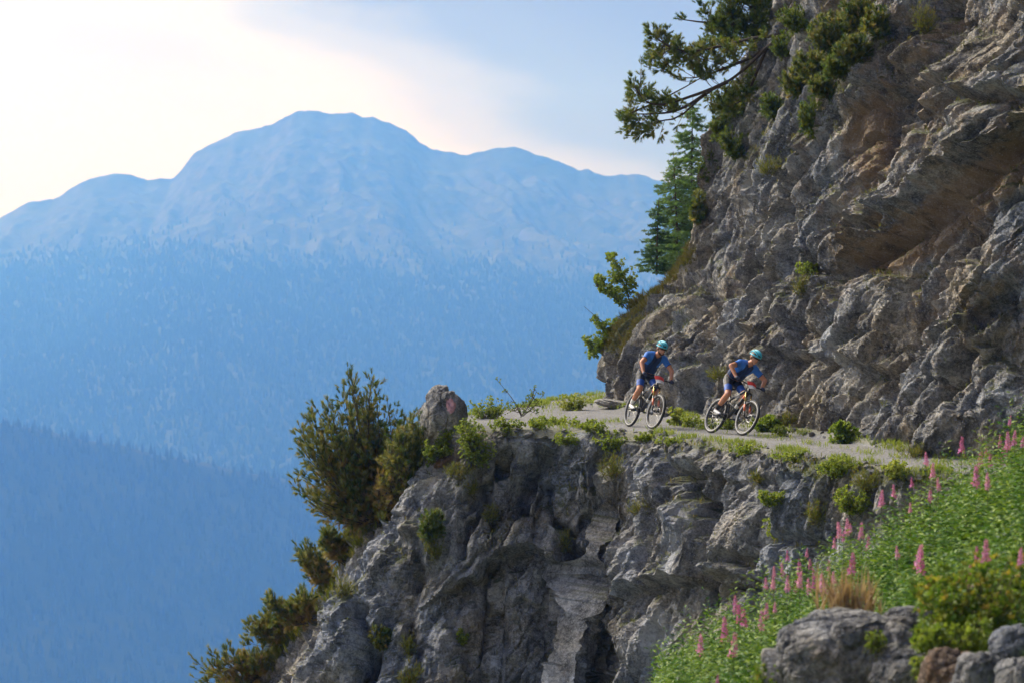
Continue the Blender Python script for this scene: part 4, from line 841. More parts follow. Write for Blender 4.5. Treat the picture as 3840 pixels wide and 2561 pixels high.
scatter_grass('verge_grass', 'short yellow green grass along both edges of the track', gp, np.repeat([[0, 0, 1.]], 8000, 0), GRASS, 0.075, m_leaf, rng.beta(2, 2, 8000) * .9 + .1)

# ---- boulders and stones
m_bould = rockmat('boulder_rock', (0.08, 0.08, 0.083), (0.28, 0.275, 0.275), (0.58, 0.57, 0.56), (0.30, 0.2, 0.12), 0.3, 0.6)
m_stone = rockmat('loose_stone', (0.17, 0.17, 0.17), (0.34, 0.335, 0.33), (0.56, 0.55, 0.54), (0.3, 0.22, 0.14), 0.35, 0.0)
m_blue = rockmat('bluish_stone', (0.13, 0.14, 0.16), (0.27, 0.29, 0.33), (0.46, 0.48, 0.53), (0.3, 0.25, 0.2), 0.2, 0.3)
m_brown = rockmat('brown_stone', (0.09, 0.06, 0.045), (0.21, 0.145, 0.10), (0.40, 0.33, 0.26), (0.36, 0.2, 0.1), 0.8, 0.3)
m_paint = simple('faded_paint', (0.50, 0.27, 0.29), 0.9, 0, 0.35, 14)
def rock_mesh(name, size, seed, sub=5, rough=1.0, mat=None, square=0.0):
    bm = bmesh.new(); bmesh.ops.create_icosphere(bm, subdivisions=sub, radius=1.0); bm.verts.index_update()
    V = np.array([v.co[:] for v in bm.verts]); F = np.array([[v.index for v in f.verts] for f in bm.faces]); bm.free()
    if square: V = V / (np.abs(V) ** 6).sum(1)[:, None] ** (square / 6)
    o_ = seed * 7.31; S = np.asarray(size, float); Wd = V * S; k = S.mean()
    a1, c1 = facets(V * 0.95 + o_, seed, .8); a2, c2 = facets(V * 2.3 + o_, seed + 1, .8); fb = fbm(V * 1.6 + o_, 5, seed)
    d = rough * (0.16 * a1 + 0.07 * a2 + 0.14 * fb - 0.05 * c1)
    if sub >= 5: 
        a3, c3 = facets(V * 6 + o_, seed + 2, .8); d += rough * (0.022 * a3 + 0.02 * fbm(V * 9 + o_, 4, seed, ridged=True))
    Wd = Wd * (1 + d[:, None]); nrm = V
    return mesh_from(name, Wd, F, [mat or m_bould], sub < 5 and False, {'moss': np.clip(V[:, 2] * .6 + fb * .5 - 0.25, 0, 1), 'stain': np.clip(fb, 0, 1)})
def boulder(label, px, py, hw, hh_, d, seed, mat=None, name='boulder', sub=6, rough=1.0, square=0.0, rz=0.0, dep=None, group=None):
    """a rock whose visible outline is about hw x hh pixels (half sizes), standing at depth d"""
    s_ = d / FPX; c = P(px, py, d); me = rock_mesh(name, (hw * s_, (dep or (hw + hh_) / 2) * s_, hh_ * s_), seed, sub, rough, mat, square)
    o = link(name, me, label=label, category='boulder' if name == 'boulder' else 'stone'); o.location = c; o.rotation_euler = (0, rz, 0)
    if group: o['group'] = group
    return o
s_, _ = surf(1680, 1640, 8); dB = s_ @ FWD + 0.15
bo = boulder('rounded grey boulder with faded reddish paint standing on the shoulder', 1663, 1578, 86, 122, dB + 0.4, 44, square=0.15, rough=0.95, dep=110)
# paint blaze: patch of the boulder's own surface facing the camera
me_b = bo.data; Vb = np.array([v.co[:] for v in me_b.vertices]); pxb, pyb, db = project(Vb + np.array(bo.location)); nb_ = np.array([v.normal[:] for v in me_b.vertices])
sel = (nb_[:, 1] < -0.1) & (inpoly(pxb + 8 * fbm(Vb * 9, 3, 5), pyb + 8 * fbm(Vb * 9, 3, 6), [(1668, 1492), (1698, 1490), (1712, 1520), (1700, 1548), (1680, 1550), (1674, 1520)]))
Fb = np.array([p.vertices[:] for p in me_b.polygons]); Fs = Fb[sel[Fb].all(1)]
if len(Fs):
    ids, inv = np.unique(Fs, return_inverse=True); link('paint_patch', mesh_from('paint_patch', Vb[ids] + nb_[ids] * 0.006, inv.reshape(-1, 3), [m_paint], True), bo, label='faded reddish paint blaze')
# pale flat rocks at the bend and earth scar by the pine
s_, _ = surf(2330, 1530, 10)
boulder('long pale flat rock at the wall corner behind the left rider', 2310, 1515, 75, 16, 65.5, 41, m_stone, 'flat_rock', 5, 0.7, 0.5, R(8), 70)
s_, _ = surf(1690, 1735, 8)
if s_ is not None: boulder('reddish earth scar under the hanging shrubs', 1675, 1725, 50, 22, s_ @ FWD + 0.02, 43, m_brown, 'earth_scar', 5, 1.0, 0.2, R(-25), 25)
# foreground rocks
boulder('big rough grey boulder among the flowers', 3200, 2500, 320, 215, 23.6, 58, m_bould, rough=0.9, square=0.35, dep=230, sub=7)
boulder('grey boulder lobe leaning on the big rough boulder', 3390, 2540, 130, 130, 23.0, 52, m_bould, rough=0.9)
boulder('pointed grey boulder with rusty face in the corner pile', 3560, 2540, 100, 115, 21.8, 53, m_brown, rough=1.15, square=.3)
boulder('grey green boulder right of the rusty one', 3680, 2570, 110, 130, 21.2, 54, m_bould, rough=1.1, square=.3)
boulder('smooth bluish boulder on top of the corner pile', 3800, 2420, 90, 80, 21.6, 55, m_blue, rough=0.95, square=.2, rz=R(-25))
boulder('pale boulder at the bottom of the corner pile', 3830, 2560, 100, 90, 20.4, 56, m_stone, rough=1.0, square=.2)
boulder('small flat grey rock on top of the big boulder', 3400, 2310, 95, 40, 24.3, 57, m_bould, rough=0.9)
# loose stones on the outer edge of the track and at the foot of the wall
protos = [rock_mesh('stone', s, 60 + k, 2, 1.9, m_stone, 0.5) for k, s in enumerate([(1.1, .8, .5), (1.1, .7, .35), (.9, .9, .6), (1.2, .6, .4), (1.2, .7, .3)])]
cand = RG[:, 60:760].reshape(-1, 3); dco = np.repeat(dist_out[:, 60:760].reshape(-1, 1), 1, 1).ravel(); dci = np.repeat(dist_in[:, 60:760].reshape(-1, 1), 1, 1).ravel()
for grp, lab, n, sel in (('loose stones along the outer edge', 'loose angular grey stone on the crumbling outer edge of the track', 150, dco < 0.28), ('loose stones at the wall foot', 'small fallen stone lying at the foot of the wall', 60, (dci < 0.25) & (dci > -0.05))):
    idx = rng.choice(np.nonzero(sel & (cand[:, 1] > 46))[0], n)
    for q, j in enumerate(idx):
        o = link('stone', protos[q % 5], label=lab, category='stone', group=grp); r_ = rng.uniform(.03, .085) * (1.3 if rng.random() < .15 else 1)
        o.location = cand[j] + np.array([rng.normal() * .03, rng.normal() * .03, r_ * .2]); o.scale = (r_,) * 3; o.rotation_euler = (rng.normal() * .3, rng.normal() * .3, rng.random() * 6.28)
k_ = 0
while k_ < 90:      # scree lodged in the bank just under the edge
    h_ = ZB.hit(rng.uniform(2380, 3300), 0, 0) if False else None
    x_ = rng.uniform(2380, 3350); y_ = np.interp(x_, [2380, 2600, 2800, 3000, 3200, 3400], [1640, 1660, 1690, 1715, 1745, 1770]) + abs(rng.normal()) * 38
    s_, n__ = surf(x_, y_, 1); k_ += 1
    if s_ is None: continue
    o = link('stone', protos[k_ % 5], label='angular stone lodged in the rubble bank just below the track edge', category='stone', group='stones in the rubble bank'); r_ = rng.uniform(.035, .10)
    o.location = s_ + n__ * r_ * .25; o.scale = (r_,) * 3; o.rotation_euler = (rng.normal(), rng.normal(), rng.random() * 6.28)

# ---- fireweed slope
def spike_template(k, seed):
    r_ = np.random.default_rng(seed); V, T = [], []
    for i in range(k):
        z = i / k; a = i * 2.4 + r_.normal() * .2; rad = 0.15 * (1 - 0.85 * z) + 0.015; c = np.array([math.cos(a) * rad, math.sin(a) * rad, z])
        d = unit([math.cos(a), math.sin(a), 0.2 + r_.normal() * .2]); M = frames_from(d[None])[0]; s = 0.16 * (1 - .62 * z) * r_.uniform(.6, 1.25)
        for q in range(4):
            b_ = q * np.pi / 2; n0 = len(V); loc = np.array([[0, 0, 0], [math.cos(b_ - .4) * s, math.sin(b_ - .4) * s, .05 * s], [math.cos(b_) * s * 1.25, math.sin(b_) * s * 1.25, .1 * s], [math.cos(b_ + .4) * s, math.sin(b_ + .4) * s, .05 * s]])
            V += list(loc @ M.T + c); T += [[n0, n0 + 1, n0 + 2], [n0, n0 + 2, n0 + 3]]
    return np.array(V), [], np.array(T)
SPIKE = spike_template(26, 5)
def stem_leaves(H, k):
    z = np.linspace(0.08, 0.97, k) * H; a = np.arange(k) * 2.4 + rng.random() * 6; d = np.stack([np.cos(a), np.sin(a), 0.05 + 0.55 * (z / H) ** 2], 1)
    return np.stack([0 * z, 0 * z, z], 1), d, 0.155 * (1.05 - 0.55 * z / H)
zs = [(1900, 100), (1890, 190), (1635, 215), (1440, 300), (1475, 360), (1360, 440), (1735, 295), (1770, 270), (1795, 305), (1715, 375), (1780, 415), (1510, 440), (1460, 500), (1925, 180), (1970, 215), (1850, 205), (1870, 260), (1260, 480), (1190, 510), (1350, 580), (960, 685), (1000, 670), (1020, 695), (930, 775), (980, 745), (1078, 690), (1117, 770), (672, 845), (775, 835), (735, 895), (645, 915), (595, 930), (590, 985), (550, 995), (735, 960), (815, 940), (815, 985), (790, 1000), (795, 890), (670, 985), (715, 990), (865, 975), (925, 960), (900, 900), (385, 1095), (405, 1145), (430, 1170), (550, 1135), (525, 1180), (325, 1215), (368, 1300), (185, 1310), (280, 1535), (1395, 810), (1410, 855), (1280, 820), (1720, 820), (1770, 785), (1960, 830), (1680, 925), (1025, 855), (600, 1130)]
for (a, b_) in zs:
    x, y = 2500 + a * .6768, 1500 + b_ * .6768 + 12; best = None
    for d in np.arange(20.5, 34.5, 0.25):
        tp = P(x, y - 22, d); hgt = tp[2] - float(hill(np.array([tp[0]]), np.array([tp[1]]))[0]); e = abs(hgt - 1.15) - 0.002 * d
        if best is None or e < best[0]: best = (e, tp, hgt, d)
    e, tp, H, d = best
    if H < 0.35: continue
    cl = 'standing before the rock wall at the top of the slope' if a > 1150 and b_ < 620 else 'in the row before the dark buttress foot' if a < 880 and b_ < 1060 else 'low down the slope near its left end' if a < 640 else 'in the middle of the green slope' if b_ < 800 and a < 1150 else 'among the green leaves above the boulders'
    root = thing('fireweed', 'pink flowering fireweed stem ' + cl, 'flower', tp - np.array([0, 0, H]), group='fireweed ' + cl)
    sp = rng.choice([.11, .14, .17, .21]) * rng.uniform(.85, 1.15); ln = rng.normal(size=2) * 0.06
    path = np.array([[0, 0, -0.05], [ln[0] * .3, ln[1] * .3, H * .5], [ln[0], ln[1], H]]) ; path = catmull(path, 8)
    path[:, :2] -= path[-1, :2] * (np.linspace(0, 1, 8) ** 2)[:, None]
    MB().tube(path, np.linspace(0.005, 0.0025, 8), 4).build('stem', m_twig, root)
    pz, dz, sz = stem_leaves(H - sp, int(26 * max(H, .5))); mb = MB(); stamp(mb, NLEAF, pz, frames_from(dz, np.arctan2(dz[:, 1], dz[:, 0]) * 0 + rng.normal(size=len(dz)) * .4), sz); mb.build('leaves', m_herb, root)
    mb = MB(); stamp(mb, SPIKE, [[0, 0, H - sp]], frames_from([[ln[0], ln[1], 1]]), [sp]); mb.build('flower_spike', m_pink, root)
# the rest of the stand: leafy stems without number
NS = 2600; sx = rng.uniform(0.6, 7.2, NS); sy = rng.uniform(24.2, 34.5, NS); sz_ = hill(sx, sy); pxs, pys, ds = project(np.stack([sx, sy, sz_], 1))
okk = (pxs > 2450) & (pxs < 4100) & ~((pxs > 2950) & (pxs < 3600) & (ds < 25.0)); sx, sy, sz_ = sx[okk], sy[okk], sz_[okk]
mb = MB(); ms_ = MB()
for x, y, z in zip(sx, sy, sz_):
    H = rng.uniform(.7, 1.15) * (1 + .15 * math.sin(x * 2.1 + y)); pz, dz, sc2 = stem_leaves(H, 30); lx, ly = rng.normal(size=2) * .10
    pz[:, 0] += lx * (pz[:, 2] / H) ** 2; pz[:, 1] += ly * (pz[:, 2] / H) ** 2
    stamp(mb, NLEAF, pz + np.array([x, y, z]), frames_from(dz, rng.normal(size=len(dz)) * .5), sc2 * 1.05, np.clip(0.25 + 0.5 * pz[:, 2] / H + rng.normal() * .28 + rng.normal(size=len(pz)) * .12, 0, 1))  # tint lightens up each stem, painting in light from above
mb.build('fireweed_leaves', m_herb, kind='stuff', label='dense green stand of fireweed leaves on the slope', category='plants')
# grasses between them
NG = 1300; gx = rng.uniform(0.3, 7.4, NG); gy = rng.uniform(20, 35, NG); gp = np.stack([gx, gy, hill(gx, gy)], 1)
scatter_grass('slope_grass', 'tall green grass between the fireweed on the slope', gp, np.repeat([[0, 0, 1.]], NG, 0), GRASS, 0.38, m_herb, rng.beta(2, 2, NG))
# dry pinkish grass tuft on the big boulder and reddish seed grass
for k, (x, y, n) in enumerate([(3130, 2255, 15), (3215, 2262, 13)]):
    base = P(x, y + 45, 24.6); root = thing('dry_grass_tuft', ['taller', 'shorter'][k] + ' tuft of dry tan grass behind the big boulder', 'grass', base, group='dry grass tufts')
    mb = MB(); q = np.stack([rng.normal(size=n) * .08, rng.normal(size=n) * .06, np.full(n, -0.1)], 1); stamp(mb, GRASS, q, frames_from(np.stack([rng.normal(size=n) * .08, rng.normal(size=n) * .08, np.ones(n)], 1)), rng.uniform(.20, .36, n)); mb.build('blades', m_dry, root)
# yellowing shrub at the right and green leaves on the boulders
def fshrub(label, poly, bp_, d, kind, size, n, spread=.4, cat='shrub'):
    mat, tn = {'y': (m_leafy, .5), 'g': (m_leaf, .3)}[kind]
    tips = poly_points(poly, n, d, spread)
    woody('leafy_shrub', label, cat, P(*bp_, d), [], tips, mat, LEAVES, size, shoots=6, f0=.35, up=.4, attach='base', twig_r=.003, tint=tn, side=.05, spread=1.0, bark=m_twig, trunk_name='stems', crown_name='foliage')
fshrub('yellowing leafy shrub covering the top of the corner rocks', [(3420, 2180), (3500, 2150), (3620, 2080), (3860, 2060), (3870, 2280), (3760, 2330), (3560, 2350), (3440, 2320)], (3640, 2400), 23.0, 'y', .055, 150, .45)
fshrub('green leafy plant between the big boulder and the corner rocks', [(3420, 2330), (3560, 2350), (3700, 2330), (3720, 2420), (3560, 2430), (3430, 2420)], (3560, 2460), 22.3, 'g', .05, 70, .25)
fshrub('pale yellow plant at the left foot of the big boulder', [(2830, 2500), (2920, 2480), (2940, 2561), (2840, 2600)], (2880, 2620), 23.5, 'y', .03, 30, .15)
fshrub('small round green cushion on the big boulder', [(3250, 2370), (3310, 2370), (3320, 2420), (3280, 2440), (3240, 2420)], (3280, 2440), 23.0, 'g', .02, 40, .06)
fshrub('tiny green plant beside the rusty boulder', [(3430, 2470), (3480, 2470), (3490, 2530), (3430, 2530)], (3460, 2560), 22.0, 'g', .03, 24, .1)
# ================================================================ CYCLISTS
m_tyre = simple('tyre_rubber', (0.022, 0.022, 0.022), 0.75, 0, 0.2, 40)
m_rim = simple('rim_alloy', (0.03, 0.03, 0.032), 0.35, 0.3)
m_wall = simple('dusty_sidewall', (0.42, 0.42, 0.425), 0.85, 0, 0.35, 20)
m_frame = simple('frame_black', (0.025, 0.025, 0.028), 0.3, 0.0)
m_white = simple('frame_white', (0.60, 0.59, 0.56), 0.4)
m_orange = simple('orange_decal', (0.62, 0.15, 0.06), 0.45)
m_gold = simple('gold_stanchion', (0.55, 0.36, 0.10), 0.25, 0.7)
m_steel = simple('steel', (0.45, 0.45, 0.46), 0.3, 0.9)
m_black = simple('matt_black', (0.02, 0.02, 0.022), 0.55)
m_red = simple('plate_red', (0.75, 0.06, 0.05), 0.5); m_plate = simple('plate_white', (0.80, 0.78, 0.78), 0.5)
m_skin = simple('skin', (0.55, 0.25, 0.145), 0.5, 0, 0.12, 12)
m_blue = simple('jersey_blue', (0.03, 0.17, 0.60), 0.65, 0, 0.18, 14); m_navy = simple('jersey_navy', (0.012, 0.03, 0.10), 0.7, 0, 0.2, 14)
m_bluedeep = simple('shorts_blue', (0.02, 0.09, 0.40), 0.6, 0, 0.15, 14); m_sblack = simple('shorts_black', (0.012, 0.013, 0.02), 0.6)
m_cyan = simple('helmet_cyan', (0.07, 0.50, 0.66), 0.3); m_pale = simple('pale_grey', (0.42, 0.43, 0.47), 0.6)
m_glove = simple('glove_dark', (0.04, 0.05, 0.10), 0.7); m_sockw = simple('sock_white', (0.75, 0.75, 0.75), 0.8); m_sockb = simple('sock_black', (0.02, 0.02, 0.022), 0.8)
m_shoe = simple('shoe_white', (0.66, 0.66, 0.66), 0.45); m_lens = simple('dark_lens', (0.02, 0.02, 0.025), 0.1)
m_beard = simple('dark_beard', (0.10, 0.055, 0.035), 0.9); m_lip = simple('lips', (0.40, 0.15, 0.12), 0.5)

def circle(r, n=36, y=0.0): a = np.linspace(0, 2 * np.pi, n + 1); return np.stack([r * np.cos(a), np.full(n + 1, y), r * np.sin(a)], 1)
def ring(mb, R0, r, n=40, sides=8, c=(0, 0, 0), flat=1.0):
    a = np.linspace(0, 2 * np.pi, n, endpoint=False); b = np.linspace(0, 2 * np.pi, sides, endpoint=False); A, B_ = np.meshgrid(a, b, indexing='ij')
    rad = R0 + r * np.cos(B_); V = np.stack([rad * np.cos(A), r * flat * np.sin(B_), rad * np.sin(A)], 2).reshape(-1, 3) + np.asarray(c)
    i = np.arange(n * sides).reshape(n, sides); j = np.roll(i, -1, 0); k = np.roll(i, -1, 1); l = np.roll(j, -1, 1)
    return mb.add(V, np.stack([i.ravel(), j.ravel(), l.ravel(), k.ravel()], 1))
WR = 0.37
def make_wheel(root, c, steer=None):
    """wheel as a part with tyre, rim, spokes, hub as sub-parts"""
    M = np.eye(3) if steer is None else steer
    def put(name, mb, mat, par, smooth=True):
        mb.V = [v @ M.T + np.asarray(c) for v in mb.V]; return mb.build(name, mat, par, smooth)
    ty = put('wheel', ring(MB(), WR - 0.028, 0.028, 52, 8), m_tyre, root)
    for y in (-.016, .016): put('sidewall', ring(MB(), WR - 0.042, 0.015, 52, 6, (0, y, 0), 0.8), m_wall, ty)
    put('rim', ring(MB(), WR - 0.066, 0.014, 52, 6), m_rim, ty)
    sp = MB()
    for k in range(20):
        a = k * 2 * np.pi / 20; h = a + (0.9 if k % 2 else -0.9); y = 0.025 * (1 if k % 4 < 2 else -1)
        sp.tube([[0.025 * math.cos(h), y, 0.025 * math.sin(h)], [(WR - .07) * math.cos(a), 0, (WR - .07) * math.sin(a)]], 0.0016, 3, cap=False)
    put('spokes', sp, m_steel, ty)['kind'] = 'stuff'
    put('hub', MB().tube([[0, -0.055, 0], [0, -0.03, 0], [0, 0.03, 0], [0, 0.055, 0]], [.018, .024, .024, .018], 10), m_black, ty)
    put('brake_disc', ring(MB(), 0.075, 0.010, 24, 4, (0, 0.045, 0), 0.15), m_steel, ty)
    return ty
def make_bike(label, loc, heading, lean, steer, group=None):
    root = thing('mountain_bike', label, 'bicycle', loc, (0, 0, 0), group)
    root.rotation_mode = 'XYZ'; root.matrix_world = Matrix.Translation(loc) @ Matrix.Rotation(heading, 4, 'Z') @ Matrix.Rotation(-lean, 4, 'X')
    RH, FH = np.array([-0.44, 0, WR]), np.array([0.71, 0, WR]); BB = np.array([0, 0, 0.335]); HB, HT = np.array([0.475, 0, 0.855]), np.array([0.432, 0, 0.965])
    ax = unit(HT - HB); st = np.array(Matrix.Rotation(steer, 3, Vector(ax)))
    def S(p): return (np.asarray(p) - HB) @ st.T + HB      # turns with the steering
    make_wheel(root, RH); make_wheel(root, S(FH), st)
    ST = np.array([-0.115, 0, 0.70])
    f = MB(); f.tube([HB + ax * .02, BB + [0.03, 0, .03]], [.034, .038], 10).tube([HT - ax * .02, ST], [.027, .021], 10).tube([BB, ST, ST + [-.02, 0, .06]], [.027, .022, .02], 10).tube([HB - ax * .01, HT + ax * .01], .029, 10)
    fr = f.build('frame', m_frame, root, True)
    # white and orange paint bands lie proud on the tubes
    a, b_ = HT - ax * .02, ST; MB().tube([a + (b_ - a) * .45, a + (b_ - a) * .72], [.0265, .0245], 10).build('white_band', m_white, fr, True)
    a, b_ = HB + ax * .02, BB + np.array([0.03, 0, .03]); MB().tube([a + (b_ - a) * .14, a + (b_ - a) * .24], [.0365, .0375], 10).build('orange_band', m_orange, fr, True); MB().tube([a + (b_ - a) * .52, a + (b_ - a) * .64], [.0380, .0390], 10).build('white_band', m_white, fr, True)
    for s in (-1, 1):
        MB().tube([BB + [-.02, s * .04, .05], RH + [0, s * .068, 0]], [.017, .013], 8).build('chainstay', m_frame, root, True); MB().tube([ST + [-.01, s * .03, -.02], RH + [0.01, s * .068, .02]], [.013, .010], 8).build('seatstay', m_frame, root, True)
    MB().tube([ST + [.03, 0, -.06], BB + [.12, 0, .22], BB + [.16, 0, .26]], [.022, .02, .014], 10).build('rear_shock', m_black, root, True)
    fk = MB(); gos = []; ods = []
    for s in (-1, 1):
        cr = HB + np.array([0.01, s * .068, -.005]); dr = FH + np.array([-.045, s * .068, .03]); mid = cr + (dr - cr) * .40
        fk.tube([S(mid), S(dr), S(FH + [-.01, s * .066, 0])], [.021, .019, .014], 8); gos.append(MB().tube([S(cr), S(mid)], .0165, 8)); ods.append(MB().tube([S(mid + (dr - mid) * .22), S(mid + (dr - mid) * .72)], [.0225, .0215], 8))
    fk.tube([S(HB + [.01, -.075, -.005]), S(HB + [.01, 0, .015]), S(HB + [.01, .075, -.005])], [.023, .026, .023], 8)
    mid_ = FH * .6 + HB * .4 + np.array([-.02, 0, .05]); fk.tube([S(mid_ + [.03, -.068, .06]), S(mid_ + [.05, 0, .09]), S(mid_ + [.03, .068, .06])], .012, 6)
    fo = fk.build('fork', m_frame, root, True); 
    for g_ in gos: g_.build('stanchion', m_gold, fo, True)
    for g_ in ods: g_.build('orange_decal', m_orange, fo, True)
    top = HT + ax * .045; clamp = top + np.array([.055, 0, .012])
    MB().tube([S(HT), S(top), S(clamp)], [.02, .021, .018], 8).build('stem', m_black, root, True)
    bar = [clamp + np.array([-.045, -.37, .028]), clamp + [-.035, -.25, .024], clamp + [-.005, -.09, .004], clamp, clamp + [-.005, .09, .004], clamp + [-.035, .25, .024], clamp + [-.045, .37, .028]]
    hb = MB().tube([S(p) for p in catmull(bar, 20)], .0125, 8).build('handlebar', m_black, root, True)
    grips = {}
    for s in (-1, 1):
        g0, g1 = clamp + np.array([-.038, s * .255, .0245]), clamp + np.array([-.046, s * .375, .028]); MB().tube([S(g0), S(g1)], .0165, 8).build('grip', m_black, hb, True)
        MB().tube([S(g0 + [.02, -s * .03, -.01]), S(g0 + [.06, s * .02, -.03]), S(g0 + [.065, s * .09, -.035])], [.009, .006, .005], 5).build('brake_lever', m_black, hb, True); grips[s] = (S(g0), S(g1))
    # number plate in front of the bars: white sheet with a red upper field, tilted back
    pc = clamp + np.array([.052, 0, .002]); u, v = np.array([0, 1., 0]), unit([-.95, 0, 1.]); n = np.cross(u, v)
    def sheet(w0, w1, h0, h1, off, curve=.03):
        xs_ = np.linspace(-1, 1, 9); rows = []
        for h_, w_ in ((h0, w0), (h1, w1)): rows.append([S(pc + u * x * w_ + v * h_ + n * (off - curve * x * x)) for x in xs_])
        for h_, w_ in ((h1, w1), (h0, w0)): rows.append([S(pc + u * x * w_ + v * h_ + n * (off - .004 - curve * x * x)) for x in xs_])
        rows.append(rows[0]); return np.array(rows)
    if (n[0]) < 0: n = -n
    mb = MB(); g = sheet(.085, .11, -.10, .085, .012); mb.add(g.reshape(-1, 3), grid_faces(5, 9)); pl = mb.build('number_plate', m_plate, root)
    mb = MB(); g = sheet(.100, .1105, -.01, .086, .016); mb.add(g.reshape(-1, 3), grid_faces(5, 9)); mb.build('red_field', m_red, pl)
    # seat post, saddle
    MB().tube([ST + [-.02, 0, .05], np.array([-.19, 0, .905])], .015, 8).build('seat_post', m_black, root, True)
    sd = MB(); pr = [(-.14, .068, .018), (-.10, .075, .022), (-.03, .06, .022), (.04, .030, .020), (.11, .020, .016), (.14, .012, .010)]; rows = []
    for x, wd, th in pr:
        a = np.linspace(0, 2 * np.pi, 10, endpoint=False); rows.append(np.stack([np.full(10, -.19 + x), wd * np.cos(a), .925 + th * np.sin(a)], 1))
    V = np.concatenate(rows); i = np.arange(60).reshape(6, 10); j = np.roll(i, -1, 1); sd.add(V, np.stack([i[:-1].ravel(), j[:-1].ravel(), j[1:].ravel(), i[1:].ravel()], 1), np.vstack([[[0, q + 1, q] for q in range(1, 9)], [[50, 50 + q, 50 + q + 1] for q in range(1, 9)]]))
    sd.build('saddle', m_black, root, True)
    # drivetrain: right crank points back, left forward
    ring(MB(), .075, .007, 30, 5, (0, -.05, .335), .5).build('chainring', m_black, root, True)
    for s, dx in ((-1, -.172), (1, .172)):
        ck = MB().tube([BB + [0, s * .06, 0], BB + [dx, s * .085, 0]], [.014, .011], 8).build('crank', m_black, root, True)
        MB().box(BB + [dx, s * .135, 0], (.085, .085, .016)).build('pedal', m_black, ck)
    ring(MB(), .05, .012, 20, 4, RH + [0, -.04, 0], 1.2).build('cassette', m_steel, root, True)
    MB().box(RH + [.01, -.06, -.11], (.03, .015, .13)).build('derailleur', m_black, root)
    MB().tube([BB + [0, -.05, .075], RH + [0, -.05, .055]], .004, 4).build('chain', m_black, root); MB().tube([BB + [0, -.05, -.075], RH + [.01, -.06, -.15]], .004, 4).build('chain', m_black, root)
    return root, grips
def ik(a, c, l1, l2, pole):
    a, c, pole = (np.asarray(q, float) for q in (a, c, pole)); d = c - a; L_ = min(np.linalg.norm(d), (l1 + l2) * .999); u = unit(d)
    x = (l1 * l1 - l2 * l2 + L_ * L_) / (2 * L_); h = math.sqrt(max(l1 * l1 - x * x, 0)); p = pole - u * (pole @ u); return a + u * x + unit(p) * h
def capsule(mb, a, b_, r0, r1, n=10):
    a, b_ = np.asarray(a, float), np.asarray(b_, float); L_ = np.linalg.norm(b_ - a)
    if L_ < 1e-4: return mb.ball(a, r0, 10, 7)
    d = (b_ - a) / L_; t0 = np.array([-1, -.86, -.5, 0]); pts = [a + d * r0 * q for q in t0] + [b_ + d * r1 * q for q in -t0[::-1]]
    rr = [r0 * math.sqrt(max(1 - q * q, .003)) for q in t0] + [r1 * math.sqrt(max(1 - q * q, .003)) for q in -t0[::-1]]
    return mb.tube(pts, rr, n)
